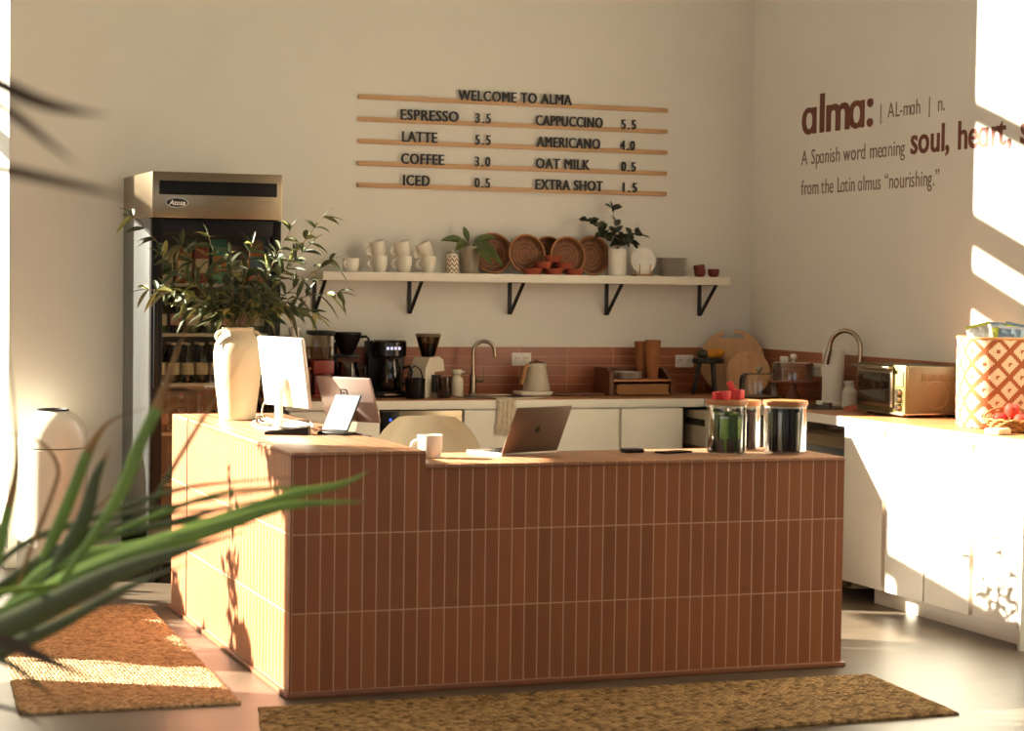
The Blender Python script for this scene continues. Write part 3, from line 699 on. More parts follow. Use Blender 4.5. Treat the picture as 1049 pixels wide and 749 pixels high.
# ------------------------------------------------------------------ mugs, laptop, phone on the low top
def mug_proto(name, r, h, label, taper=.86, loc=(0, 0, 0), rz=0, hz=.5, hr=.26, m=None, group=None):
    t = thing(name, label, 'mug', loc, rz, group); m = m or CERAM
    mb = MB(); mb.lathe([(0, 0), (r*taper*.9, 0), (r*taper, h*.06), (r*.97, h*.5), (r, h), (r*.97, h*1.01), (r*.94, h*.99), (r*.9, h*.5), (r*taper*.85, h*.1), (0, h*.09)], n=32); mb.build('mug_body', m, t)
    mb = MB(); mb.tube([(-r*.9-h*hr*1.15*math.sin(a), 0, h*hz+h*hr*math.cos(a)) for a in [k*PI/10 for k in range(11)]], h*.08, 8); mb.build('handle', m, t)
    return t
mg = mug_proto('mug', .050, .090, 'white mug standing alone on the low countertop beside the step', loc=(.632, .285, H2), rz=R(-8))
lp = thing('laptop', 'open grey laptop standing on the low countertop, its lid towards the room', 'laptop', (1.072, .335, H2), R(22))
mb = MB(); mb.box(-.152, .0, 0, .152, .215, .013, bev=.004); lb = mb.build('laptop_base', SILV, lp)
mb = MB(); mb.box(-.14, .03, .0131, .14, .125, .0142, M=T(0, 0, 0)); mb.box(-.05, .135, .0128, .05, .205, .0134); mb.build('keyboard', BLACKP, lb)
LM = T(0, .002, .012) @ RX(R(25)) 
mb = MB(); mb.box(-.152, -.004, 0, .152, .003, .206, bev=.003, M=LM)
ll = mb.build('laptop_lid', mat('space_grey', (112, 92, 78), .45, .55, var=.02), lp)
mb = MB(); mb.box(-.147, .0028, .008, .147, .0038, .20, M=LM); mb.build('screen', MATS['screen_off'], ll)
# fruit emblem on the lid: two-lobed body with a bite and a leaf
pl = []
for k in range(40):
    a = 2*PI*k/40; x = math.cos(a); z = math.sin(a)
    rr = .0155*(1-.10*abs(math.cos(a+PI/2))**6*(1 if z > 0 else .8)); px, pz = rr*x*.95, rr*z
    if (px-.0175)**2+(pz-.003)**2 < .0075**2: 
        dx, dz = px-.0175, pz-.003; q = .0075/math.hypot(dx, dz); px = .0175+dx*q; px = min(px, .0175-math.sqrt(max(0, .0075**2-dz*dz)))
    pl.append((px, pz))
mb = MB(); mb.prism(pl, -.0047, -.0041, 'Y', M=LM @ T(0, 0, .105)); mb.prism([(.001, .0165), (.0025, .021), (.0065, .024), (.0055, .0195)], -.0047, -.0041, 'Y', M=LM @ T(0, 0, .105))
mb.build('emblem', mat('dark_mirror', (24, 18, 15), .3), ll)
rd = thing('card_reader', 'small dark card reader lying between laptop and phone', 'card reader', (1.535, .36, H2), R(10))
mb = MB(); mb.box(-.04, -.033, 0, .04, .033, .013, bev=.005); mb.build('reader_body', BLACKP, rd)
mb = MB(); mb.box(-.038, -.03, .013, .038, .03, .017, bev=.002); mb.build('reader_top', mat('reader_grey', (60, 54, 48), .3), rd)
phn = thing('phone', 'black phone lying flat on the low countertop left of the glass jars', 'phone', (1.70, .315, H2), R(20))
mb = MB(); mb.box(-.075, -.036, 0, .075, .036, .007, bev=.003); mb.build('phone_case', BLACKP, phn)
mb = MB(); mb.box(-.071, -.033, .0068, .071, .033, .0075); mb.build('phone_screen', MATS['screen_off'], phn)

# ------------------------------------------------------------------ glass jars with wooden lids
def jar(loc, r, h, label):
    t = thing('glass_jar', label, 'jar', loc)
    mb = MB(); mb.lathe([(0, .001), (r*.94, .001), (r, .008), (r, h-.022), (r*.985, h-.022), (r*.985, .012), (r*.9, .007), (0, .007)], n=40); mb.build('glass_body', GLASS, t)
    mb = MB(); mb.lathe([(0, h-.022), (r*1.0, h-.022), (r*1.05, h-.018), (r*1.06, h-.004), (r*1.03, h), (0, h)], n=40); mb.build('wooden_lid', BAMBOO, t)
    mb = MB(); mb.lathe([(r*.95, h-.030), (r*.98, h-.030), (r*.98, h-.022), (r*.95, h-.022)], n=32); mb.build('lid_seal', mat('seal_clear', (210, 200, 180), .4), t)
    return t
jl = Vector((1.895, .22, H2)); jm = Vector((2.045, .38, H2)); jr = Vector((2.155, .20, H2))
jar(jl, .082, .225, 'glass jar full of green tea packets with red blocks on its wooden lid')
jar(jm, .078, .212, 'glass jar of dark packets behind the two front jars')
jar(jr, .088, .22, 'glass jar of black and silver sachets at the right end of the counter')
def sachet(nm, w, h, body, seal, label, grp):
    t = thing(nm, label, 'packet', (0, 0, 0), 0, grp)
    mb = MB(); mb.box(-w/2, -.003, .006, w/2, .003, h-.008, bev=.0025); mb.build('packet', body, t)
    mb = MB(); mb.box(-w/2, -.0008, h-.009, w/2, .0008, h); mb.box(-w/2, -.0008, 0, w/2, .0008, .007); mb.build('seal', seal, t)
    return t
FOILG = mat('green_foil', (132, 160, 60), .4, .1, var=.4, scale=40); FOILD = mat('deep_green_foil', (58, 84, 40), .35, .2, var=.4, scale=40); FOILB = mat('black_foil', (30, 28, 30), .25, .3, var=.4, scale=40); FOILS = mat('silver_foil', (150, 144, 134), .25, .6, var=.2)
FOILN = mat('brown_foil', (70, 40, 26), .4, var=.3, scale=30)
def fill(c, protos, pos, hz):
    rr = random.Random(int(c.x*1000)); used = {}
    for k, (x, y, a) in enumerate(pos):
        p = protos[k % len(protos)]; loc = (c.x+x, c.y+y, H2+.0075)
        if p.name not in used: p.location = loc; p.rotation_euler = (0, 0, a); used[p.name] = 1
        else: dup(p, loc, a)
def ringpos(r, n, a0=0): return [(r*math.cos(a0+2*PI*k/n), r*math.sin(a0+2*PI*k/n), a0+2*PI*k/n+PI/2) for k in range(n)]
p1 = sachet('tea_packet', .034, .15, FOILG, FOILS, 'light green foil tea packet upright in the left glass jar', 'light green packets in the left jar'); p2 = sachet('tea_packet', .034, .165, FOILD, FOILG, 'dark green foil tea packet upright in the left glass jar', 'dark green packets in the left jar'); p3 = sachet('tea_packet', .033, .06, FOILN, FOILN, 'short brown tea packet at the bottom of the left glass jar', 'brown packets in the left jar')
fill(jl, [p1, p2], ringpos(.06, 10, .3)+ringpos(.045, 6)+[(.0, .0, 0)], 0)
fill(jl, [p3], ringpos(.074, 10, .1), 0)
p4 = sachet('dark_packet', .034, .165, FOILN, FOILB, 'brown foil packet upright in the rear glass jar', 'brown packets in the rear jar'); p5 = sachet('dark_packet', .034, .15, FOILB, FOILS, 'black foil packet upright in the rear glass jar', 'black packets in the rear jar')
fill(jm, [p4, p5], ringpos(.06, 10)+ringpos(.036, 5, .4), 0)
p6 = sachet('sachet', .02, .18, FOILB, FOILB, 'slim black sachet upright in the right-hand glass jar', 'black sachets in the right jar'); p7 = sachet('sachet', .018, .175, FOILS, FOILB, 'slim silver sachet upright in the right-hand glass jar', 'silver sachets in the right jar')
fill(jr, [p6, p6, p7], ringpos(.074, 18, .1)+ringpos(.053, 12)+ringpos(.03, 6), 0)
RB = mat('coral_red', (226, 62, 58), .5, var=.12, scale=25)
rr = random.Random(4)
for k, (dx, dy, s_, tz) in enumerate([(-.052, -.01, .030, 0), (-.022, -.03, .034, .0), (.004, .012, .026, 0), (.03, -.022, .034, 0), (.058, .006, .033, 0), (-.03, .03, .028, 0), (.035, .035, .03, 0)]):
    mb = MB(); mb.box(-s_/2, -s_/2, 0, s_/2, s_/2, s_*rr.uniform(.9, 1.25), bev=.0025); 
    tag(mb.build('red_block', RB, loc=(jl.x+dx, jl.y+dy, H2+.2255), rot=(0, 0, rr.uniform(0, 1.5))), 'small coral red block in the heap on the left jar lid', 'block', 'red blocks on the jar lid')
mb = MB(); mb.box(-.012, -.006, 0, .012, .006, .045, bev=.003, M=RY(R(-28))); tag(mb.build('red_block', RB, loc=(jl.x+.022, jl.y-.015, H2+.2255+.033)), 'slanting coral red piece standing on top of the red blocks', 'block')

# ------------------------------------------------------------------ things on the wall shelf
ZS = SZ1
def sx(px, y=3.66): return at(px, 279, 'Y', y).x
c0 = mug_proto('mug', .048, .076, 'single low white cup at the left end of the wall shelf', .9, (sx(359), 3.66, ZS), R(40), .55, .22)
stack = None
for k, (px, tl, who) in enumerate([(389, -11, 'left'), (414, -12, 'middle'), (439, -24, 'right')]):
    x = sx(px)
    a = mug_proto('mug', .043, .092, 'lower white mug of the %s mug stack on the shelf' % who, .78, (x, 3.66, ZS), R(-12), .5, .27)
    b = mug_proto('mug', .043, .092, 'upper white mug tilted into the %s mug stack on the shelf' % who, .72, (x-.002, 3.66, ZS+.0925), R(-12), .5, .27)
    b.rotation_euler = (R(8), R(tl), R(-12)); b.location.z = ZS+.0835
cj = thing('candle_jar', 'small white patterned jar with chevron print beside the potted plant', 'jar', (sx(461), 3.62, ZS))
def chevron():
    m = bpy.data.materials.new('chevron_print'); m.use_nodes = True; t = m.node_tree; L = t.links.new; b = t.nodes['Principled BSDF']
    tc = t.nodes.new('ShaderNodeTexCoord'); sp = t.nodes.new('ShaderNodeSeparateXYZ'); L(tc.outputs['Object'], sp.inputs[0])
    def M(op, a, bb=None):
        n = t.nodes.new('ShaderNodeMath'); n.operation = op
        for i, v in enumerate((a, bb)):
            if v is None: continue
            if isinstance(v, (int, float)): n.inputs[i].default_value = v
            else: L(v, n.inputs[i])
        return n.outputs[0]
    ang = M('DIVIDE', M('ARCTAN2', sp.outputs[1], sp.outputs[0]), 2*PI/8)
    tri = M('ABSOLUTE', M('SUBTRACT', M('FRACT', ang), .5)); v = M('FRACT', M('ADD', M('DIVIDE', sp.outputs[2], .026), M('MULTIPLY', tri, 1.5)))
    k = M('LESS_THAN', v, .42); mx = t.nodes.new('ShaderNodeMixRGB'); L(k, mx.inputs[0]); mx.inputs[1].default_value = (*lin((226, 214, 190)), 1); mx.inputs[2].default_value = (*lin((122, 78, 56)), 1)
    L(mx.outputs[0], b.inputs['Base Color']); b.inputs['Roughness'].default_value = .5; return m
mb = MB(); mb.lathe([(0, 0), (.034, 0), (.036, .004), (.036, .098), (0, .098)], n=32); mb.build('jar_body', chevron(), cj)
mb = MB(); mb.lathe([(0, .098), (.036, .098), (.034, .106), (.012, .110), (.006, .114), (.011, .122), (.007, .13), (0, .131)], n=28); mb.build('jar_lid', CERAM, cj)
pp = thing('potted_plant', 'broad-leaved plant in a frosted grey pot on the wall shelf', 'plant', (sx(481), 3.67, ZS))
mb = MB(); mb.lathe([(0, 0), (.048, 0), (.05, .004), (.062, .152), (.058, .153), (.05, .02), (0, .02)], n=36); mb.build('pot', mat('frosted_pot', (150, 138, 118), .35, var=.05), pp)
mb = MB(); mb.lathe([(0, .13), (.056, .135)], n=24); mb.build('soil', mat('soil', (60, 44, 30), .9, var=.3), pp)
PL = mat('broad_leaf', (82, 94, 40), .38, var=.25, scale=10)
for k, (d, ln, wd, dr) in enumerate([((-.95, -.1, .45), .17, .065, .35), ((-.6, -.5, .2), .14, .075, .5), ((.9, 0, .5), .16, .06, .25), ((.75, -.5, .1), .18, .095, .8), ((.4, -.7, .05), .15, .085, .8), ((-.2, .2, .9), .10, .04, .1)]):
    m2 = MB(); d = Vector(d); m2.tube([(0, 0, .13), tuple(d*.03+Vector((0, 0, .155)))], .003, 6, 1); leaf_geo(m2, d*.03+Vector((0, 0, .155)), d, ln, wd, 0, .9 if d.x > 0 else -.9, dr, 8); m2.build('leaf', [PL, STEM], pp)
RAT = mat('rattan', (128, 68, 34), .6, var=.25, scale=30, bump=.6, bscale=90)
def rattan_tray(px, pz, r, y, tilt, yaw, label, dep=.036):
    c = at(px, pz, 'Y', y); t = thing('woven_bowl', label, 'bowl', (c.x, y, ZS+r*math.cos(R(tilt))+.001+.0*dep), rot=(R(90-tilt), 0, R(yaw)))
    t.location.z = ZS+r*math.cos(R(tilt))+.002
    mb = MB(); mb.lathe([(0, -dep), (r*.80, -dep), (r*.88, -dep*.8), (r, 0), (r*.955, 0), (r*.84, -dep*.72), (r*.78, -dep*.86), (0, -dep*.86)], n=40)
    mb.build('bowl_body', mat('rattan_rings', (122, 76, 44), .55, var=.3, scale=18, bump=.8, bscale=70), t)
    mb = MB(); mb.lathe([(r*.95+.006*math.cos(a), .006*math.sin(a)) for a in [k*PI/5 for k in range(11)]], n=40); mb.build('bowl_rim', mat('rattan_rim', (172, 116, 72), .5, var=.2, scale=60), t)
    for k in range(3):
        rr_ = r*(.25+.2*k); m2 = MB(); m2.lathe([(rr_+.004*math.cos(a), -dep*.86+.003*math.sin(a)) for a in [q*PI/4 for q in range(9)]], n=36); m2.build('coil', mat('rattan_coil', (146, 94, 56), .55, var=.25, scale=50), t)
    return t
rattan_tray(562, 257, .112, 3.738, 5, 8, 'woven brown bowl tucked behind the others in the middle of the row')
rattan_tray(505, 258, .118, 3.71, 7, -5, 'leftmost woven brown bowl, leaning on the wall beside the potted plant')
rattan_tray(607, 258, .116, 3.715, 6, 4, 'rightmost woven brown bowl, leaning behind the white vase')
rattan_tray(540, 259, .116, 3.652, 8, 4, 'woven bowl with pale rim standing in front, second from the left')
rattan_tray(582, 259, .112, 3.652, 8, 4, 'woven bowl with pale rim standing above the right clay saucers')
def saucer(x, y, z, label, s=1):
    t = thing('clay_saucer', label, 'saucer', (x, y, z)); r = .050*s
    mb = MB(); mb.lathe([(0, 0), (r*.86, 0), (r*.95, .022), (r*1.02, .022), (r*1.04, .036), (r*.97, .036), (r*.85, .008), (0, .008)], n=36); mb.build('saucer', TERRA, t); return t
for px, z, lab in [(546, 0, 'terracotta saucer at the bottom left of the stack'), (567, 0, 'terracotta saucer at the bottom middle of the stack'), (588, 0, 'terracotta saucer at the bottom right of the stack'), (556, .0365, 'terracotta saucer on the left of the second layer'), (577, .0365, 'terracotta saucer on the right of the second layer'), (566, .073, 'terracotta saucer on top of the stack')]:
    saucer(sx(px, 3.592)+.002, 3.592+.0*z, ZS+z, lab+' on the wall shelf')
lc = None
wv = thing('white_vase', 'white cylindrical vase holding dark green cuttings on the wall shelf', 'vase', (sx(632), 3.66, ZS))
mb = MB(); mb.lathe([(0, 0), (.048, 0), (.052, .006), (.054, .155), (.050, .156), (.046, .02), (0, .02)], n=36); mb.build('vase_body', CERAM, wv)
for k, (ex, ey, dy) in enumerate([(601, 226, 0), (627, 214, .03), (657, 241, 0), (613, 243, -.05), (640, 246, -.06), (648, 250, .04)]):
    p0 = Vector((wv.location.x, 3.66, ZS+.15)); e = at(ex, ey, 'Y', 3.66+dy)
    if lc is None: lc = thing('leafy_cuttings', 'dark green leafy cuttings standing in the white vase on the shelf', 'cuttings', (p0.x, p0.y, ZS+.04))
    sm = MB(); lf = MB(); pts = [Vector((0, 0, -.11))]+[(e-p0)*t+Vector((0, 0, .04*math.sin(PI*t))) for t in [i/7 for i in range(8)]]
    sm.tube(pts, .0022, 6); root = sm.build('branch', STEM, lc, loc=p0-lc.location)
    for i in range(2, 9):
        for sgn in (-1, 1):
            if rb.random() < .22: continue
            d = (pts[i]-pts[i-1]).normalized(); sd = Vector((sgn*rb.uniform(.5, 1), rb.uniform(-.8, .2), rb.uniform(-.2, .7)))
            leaf_geo(lf, pts[i], d*.5+sd, rb.uniform(.048, .07), rb.uniform(.034, .044), 0, rb.choice((-1, 1))*rb.uniform(.5, 1.3), rb.uniform(0, .4), 6)
    leaf_geo(lf, pts[-1], pts[-1]-pts[-2], .055, .03, 0, 0, .1, 6)
    lf.build('leaves', mat('rubber_leaf', (38, 48, 26), .35, var=.25, scale=12), root)
st = thing('plate_stand', 'small wire and wood stand holding up a white plate', 'plate stand', (sx(658, 3.64), 3.64, ZS))
mb = MB(); mb.box(-.055, -.05, 0, .055, .04, .010, bev=.002); mb.build('stand_base', WOOD, st)
for s2 in (-1, 1):
    mb = MB(); mb.tube([(s2*.033, -.036, .008), (s2*.033, -.042, .07)], .0028, 8); mb.tube([(s2*.033, .03, .008), (s2*.033, .038, .10)], .0028, 8); mb.build('prong', mat('brass_wire', (190, 140, 70), .35, .8), st)
pt = thing('plate', 'white plate standing upright on the wire stand', 'plate', (st.location.x, 3.632, ZS+.0905), rot=(R(80), 0, 0))
mb = MB(); mb.lathe([(0, -.012), (.045, -.012), (.052, -.008), (.078, 0), (.079, .002), (.05, -.004), (0, -.007)], n=40); mb.build('plate_body', mat('white_porcelain', (222, 216, 204), .3), pt)
mb = MB(); mb.lathe([(.048, -.0045), (.05, -.003), (.052, -.003), (.053, -.0032)], n=40); mb.build('plate_ring', CERAM, pt)
GP = mat('grey_stoneware', (200, 192, 178), .4, var=.04)
for k in range(9):
    mb = MB(); mb.lathe([(0, 0), (.06, 0), (.064, .003), (.09, .011), (.094, .0135), (.09, .0145), (.06, .006), (0, .006)], n=40)
    o = mb.build('stacked_plate', GP, loc=(sx(688), 3.655, ZS+.0005+k*.0118)); tag(o, ['bottom', 'second', 'third', 'fourth', 'fifth', 'sixth', 'seventh', 'eighth', 'top'][k]+' grey plate'+(' from below' if 0 < k < 8 else '')+' in the plate stack at the right of the shelf', 'plate', 'grey plates stacked on the shelf')
RC = mat('oxblood_glaze', (112, 38, 24), .35, var=.15, scale=20)
def bowlet(loc, label, rot=(0, 0, 0)):
    t = thing('small_cup', label, 'cup', loc, rot=rot); mb = MB(); mb.lathe([(0, 0), (.022, 0), (.031, .012), (.034, .03), (.034, .048), (.031, .048), (.028, .014), (0, .008)], n=32); mb.build('cup_body', RC, t); return t
bowlet((sx(717, 3.63), 3.63, ZS), 'oxblood red cup carrying another cup, near the right end of the shelf'); bowlet((sx(717, 3.63)-.001, 3.63, ZS+.0225), 'oxblood red cup nested tilted inside another cup on the shelf', (0, R(-7), 0))
bowlet((sx(731, 3.63), 3.63, ZS), 'oxblood red cup standing last at the right end of the shelf')
# ------------------------------------------------------------------ outlets
def outlet(loc, rz, label):
    t = thing('wall_outlet', label, 'outlet', loc, rz); mb = MB(); mb.box(-.06, -.006, -.037, .06, 0, .037, bev=.003); p = mb.build('cover_plate', WHITE, t)
    for s2 in (-1, 1):
        mb = MB(); mb.box(s2*.028-.018, -.0075, -.022, s2*.028+.018, -.0055, .022, bev=.001); q = mb.build('socket', CERAM, t)
        mb = MB(); mb.box(s2*.028-.009, -.0082, .002, s2*.028-.006, -.0074, .012); mb.box(s2*.028+.006, -.0082, .002, s2*.028+.009, -.0074, .012); mb.build('slots', BLACKP, q)
    return t
outlet(at(534, 368, 'Y', YB-.009), 0, 'white double wall outlet on the tiles above the kettle')
outlet(at(701, 370, 'Y', YB-.009), 0, 'white double wall outlet on the tiles left of the black stool')
outlet((XR-.009, at(838, 373, 'X', XR-.009).y, 1.085), R(90)+PI, 'white wall outlet on the right wall tiles behind the paper towel holder')
def wx(px, y=3.6): return at(px, 404, 'Y', y).x
# ------------------------------------------------------------------ coffee gear on the back worktop
cn = thing('wooden_stand', 'small wooden stand under a white canister left of the red blender', 'stand', (wx(300, 3.62), 3.62, ZC))
mb = MB(); mb.box(-.085, -.07, .15, .085, .07, .165, bev=.003); mb.build('stand_top', WOOD, cn)
for sx_ in (-1, 1):
    for sy_ in (-1, 1):
        mb = MB(); mb.box(sx_*.072-.008, sy_*.058-.008, 0, sx_*.072+.008, sy_*.058+.008, .15); mb.build('leg', WOOD, cn)
cb = thing('canister', 'white ceramic canister on the wooden stand beside the red blender', 'canister', (wx(301, 3.62), 3.62, ZC+.165))
mb = MB(); mb.lathe([(0, 0), (.05, 0), (.053, .005), (.053, .14), (.035, .165), (.03, .17), (.03, .20), (0, .20)], n=32); mb.build('canister_body', CERAM, cb)
mb = MB(); mb.lathe([(0, .20), (.034, .20), (.034, .215), (.012, .22), (.012, .235), (0, .236)], n=24); mb.build('canister_lid', CERAM, cb)
REDP = mat('dark_red_plastic', (134, 44, 26), .4, var=.06)
bl = thing('juice_machine', 'dark red drinks machine with clear hopper on the back worktop', 'machine', (wx(328), 3.6, ZC))
mb = MB(); mb.box(-.062, -.085, 0, .062, .085, .02, bev=.004); mb.box(-.058, .0, .02, .058, .08, .20, bev=.004); mb.box(-.058, -.075, .13, .058, .08, .205, bev=.006); mb.build('machine_body', REDP, bl)
mb = MB(); mb.box(-.05, -.07, .02, .05, -.01, .125, bev=.008); mb.build('drip_jug', mat('red_jug', (112, 34, 20), .3), bl)
mb = MB(); mb.box(-.058, -.07, .206, .058, .07, .34, bev=.006); mb.build('clear_hopper', glass('hopper_glass', (226, 216, 198), 1.2), bl)
mb = MB(); mb.box(-.064, -.075, .341, .064, .075, .366, bev=.006); mb.build('hopper_lid', BLACKP, bl)
bb = thing('pour_over_brewer', 'black pour-over coffee brewer with cone filter above a glass carafe', 'brewer', (wx(356), 3.6, ZC))
mb = MB(); mb.box(-.075, -.08, 0, .085, .09, .025, bev=.006); mb.box(-.075, .05, .025, -.045, .09, .30, bev=.004); mb.box(-.075, -.02, .215, .06, .09, .235, bev=.003); mb.build('brewer_frame', BLACKP, bb)
mb = MB(); mb.lathe([(0, .235), (.03, .236), (.05, .27), (.078, .335), (.082, .345), (.076, .345), (.05, .28), (0, .26)], c=(-.005, 0, 0), n=32); mb.build('filter_cone', BLACKP, bb)
mb = MB(); mb.lathe([(0, .345), (.078, .345), (.078, .357), (.02, .36), (0, .36)], c=(-.005, 0, 0), n=32); mb.build('cone_lid', BLACKP, bb)
mb = MB(); mb.tube([(.07, 0, .33), (.10, -.01, .335), (.115, -.01, .32), (.115, -.01, .26), (.105, -.01, .23)], .007, 8); mb.build('cone_handle', BLACKP, bb)
mb = MB(); mb.lathe([(0, .026), (.06, .026), (.068, .05), (.066, .12), (.05, .17), (.052, .19), (.048, .19), (.046, .17), (.062, .12), (0, .035)], n=32); mb.build('carafe', glass('carafe_glass', (214, 200, 180), 1.2), bb)
mb = MB(); mb.lathe([(0, .034), (.06, .034), (.0635, .055), (.0625, .09), (0, .09)], n=28); mb.build('coffee', mat('coffee', (30, 16, 8), .2), bb)
mb = MB(); mb.box(.066, -.008, .06, .10, .008, .07); mb.box(.092, -.008, .06, .104, .008, .17, bev=.003); mb.box(.05, -.008, .16, .10, .008, .172); mb.build('carafe_handle', BLACKP, bb)
es = thing('coffee_machine', 'black drip coffee machine with lit display on the back worktop', 'coffee machine', (wx(397, 3.58), 3.58, ZC))
mb = MB(); mb.box(-.105, -.10, 0, .105, .12, .035, bev=.008); mb.box(-.105, .03, .035, .105, .12, .31, bev=.008); mb.build('machine_body', BLACKP, es)
mb = MB(); mb.lathe([(0, .22), (.088, .22), (.095, .23), (.095, .305), (.088, .315), (0, .315)], c=(.005, -.01, 0), n=40); mb.build('brew_head', mat('gloss_black', (20, 17, 15), .18), es)
m2 = MB()
for k in range(4): m2.box(-.045+k*.022, -.0010, -.008, -.031+k*.022, .0010, .008)
at_mat(m2, T(.005, -.1065, .272)); m2.build('display_digits', emit('display_white', (200, 204, 240), .8), es)
mb = MB(); mb.lathe([(0, .037), (.062, .037), (.072, .06), (.07, .14), (.055, .19), (.058, .21), (.054, .21), (.052, .19), (.066, .14), (0, .045)], c=(.005, -.02, 0), n=32); mb.build('carafe', glass('dark_carafe', (150, 130, 110), 1.6), es)
mb = MB(); mb.lathe([(0, .046), (.063, .046), (.068, .065), (.067, .11), (0, .11)], c=(.005, -.02, 0), n=28); mb.build('coffee', MATS['coffee'], es)
mb = MB(); mb.tube([(.075, -.03, .16), (.115, -.04, .17), (.125, -.045, .14), (.115, -.04, .08), (.075, -.03, .07)], .008, 8); mb.build('carafe_handle', BLACKP, es)
mb = MB(); mb.box(-.05, -.1035, .012, .06, -.1, .022); mb.build('nameplate', CHROME, es)
pi = thing('black_pitcher', 'small black milk pitcher in front of the coffee machine', 'pitcher', (wx(425, 3.39), 3.39, ZC))
mb = MB(); mb.lathe([(0, 0), (.048, 0), (.05, .005), (.058, .11), (.055, .112), (.046, .01), (0, .01)], n=32); mb.build('pitcher_body', BLACKP, pi)
mb = MB(); mb.tube([(-.045, 0, .11), (-.03, 0, .16), (.0, 0, .18), (.03, 0, .16), (.045, 0, .112)], .004, 8); mb.build('bail_handle', BLACKP, pi)
gd = thing('coffee_grinder', 'white coffee grinder with smoky bean hopper on the back worktop', 'grinder', (wx(438, 3.56), 3.56, ZC))
GW = mat('grinder_white', (222, 210, 186), .4, var=.02)
mb = MB(); mb.prism([(-.085, 0), (.07, 0), (.07, .02), (-.0, .025), (-.01, .14), (.075, .145), (.065, .205), (.03, .225), (-.05, .22), (-.085, .16)], -.058, .058, 'X', M=RZ(R(-60))); mb.build('grinder_body', GW, gd)
mb = MB(); mb.lathe([(0, .222), (.036, .222), (.04, .235), (.066, .325), (.068, .335), (.0, .335)], n=36); mb.build('bean_hopper', glass('smoke_hopper', (150, 128, 104), 1.4), gd)
mb = MB(); mb.lathe([(0, .224), (.034, .224), (.038, .237), (.056, .295), (0, .298)], n=32); mb.build('coffee_beans', mat('beans', (34, 18, 10), .6, var=.4, scale=120, bump=.8, bscale=150), gd)
mb = MB(); mb.lathe([(0, .335), (.07, .335), (.072, .342), (.068, .352), (0, .354)], n=36); mb.build('hopper_lid', mat('smoke_plastic', (110, 92, 74), .3), gd)
mb = MB(); mb.lathe([(0, .027), (.036, .027), (.036, .125), (0, .125)], c=(.028, -.045, 0), n=28); mb.build('grounds_bin', mat('smoky_bin', (36, 26, 20), .2), gd)
dg = thing('dark_glass', 'dark smoked drinking glass beside the coffee grinder', 'glass', (wx(455, 3.44), 3.44, ZC))
mb = MB(); mb.lathe([(0, 0), (.036, 0), (.038, .004), (.044, .115), (.042, .115), (.035, .008), (0, .008)], n=32); mb.build('glass_body', mat('smoked_brown_glass', (44, 28, 20), .12, spec=.7), dg)
wb = thing('white_bottle', 'squat white stoneware bottle left of the back sink tap', 'bottle', (wx(468, 3.58), 3.58, ZC))
mb = MB(); mb.lathe([(0, 0), (.034, 0), (.037, .006), (.036, .09), (.03, .105), (.02, .112), (.02, .122), (.03, .128), (.032, .142), (.024, .15), (0, .15)], n=28); mb.build('bottle_body', GW, wb)
mb = MB(); mb.box(.015, -.006, .132, .045, .006, .142, bev=.003); mb.build('spout', GW, wb)
def tap_tube(pts): return pts
# sink and tap on the back run
sk = thing('kitchen_sink', 'flat steel sink rim set into the back worktop', 'sink', (wx(508, 3.50), 3.50, ZC))
mb = MB(); mb.box(-.24, -.19, 0, .24, -.15, .004, bev=.001); mb.box(-.24, .13, 0, .24, .17, .004, bev=.001); mb.box(-.24, -.15, 0, -.20, .13, .004); mb.box(.20, -.15, 0, .24, .13, .004); mb.build('rim', CHROME, sk)
mb = MB(); mb.box(-.20, -.15, .0002, .20, .13, .001); mb.build('basin', mat('basin_steel', (70, 62, 54), .35, .8), sk)
f1 = thing('kitchen_tap', 'slim steel gooseneck tap with side lever behind the laptop', 'tap', (wx(484, 3.66), 3.655, ZC+.0045))
mb = MB(); mb.lathe([(0, 0), (.026, 0), (.026, .006), (.02, .01), (.019, .115), (.0, .115)], n=24); mb.build('tap_base', CHROME, f1)
rr_ = .058
arc = [(0, 0, .11), (0, 0, .20)]+[(rr_-rr_*math.cos(a), -.3*(rr_-rr_*math.cos(a)), .245+rr_*math.sin(a)) for a in [k*PI/12 for k in range(13)]]+[(2*rr_+.004, -.6*rr_, .215)]
mb = MB(); mb.tube(arc, .011, 12); mb.build('spout', CHROME, f1)
mb = MB(); mb.tube([(.015, 0, .08), (.058, -.01, .08)], .009, 10); mb.tube([(.055, -.01, .075), (.055, -.01, .145)], .004, 8); mb.build('lever', CHROME, f1)
# kettle
kb = thing('heating_plate', 'flat white heating plate under the kettle on the back worktop', 'kettle base', (wx(546, 3.60), 3.60, ZC))
mb = MB(); mb.box(-.095, -.075, .003, .095, .075, .026, bev=.005); mb.build('base_plate', GW, kb)
mb = MB(); mb.lathe([(0, 0), (.07, 0), (.07, .003), (0, .003)], n=24); mb.build('foot', BLACKP, kb)
kt = thing('kettle', 'matte white gooseneck kettle with wooden handle on its base', 'kettle', (wx(548, 3.60)+.008, 3.60, ZC+.0262), R(20))
KW = mat('kettle_white', (196, 184, 160), .5, var=.03)
mb = MB(); mb.lathe([(0, 0), (.074, 0), (.077, .004), (.076, .02), (.055, .13), (.05, .155), (.048, .158), (0, .158)], n=36); mb.build('kettle_body', KW, kt)
mb = MB(); mb.lathe([(0, .158), (.044, .158), (.044, .165), (.012, .17), (.012, .178), (0, .179)], n=28); mb.build('kettle_lid', WOODD, kt)
mb = MB(); mb.prism([(.045, .158), (.066, .158), (.062, .135), (.05, .125)], -.012, .012, 'Y'); mb.build('spout', KW, kt)
mb = MB(); mb.tube([(-.046, 0, .14), (-.075, 0, .147)], .009, 8); mb.build('handle_mount', KW, kt)
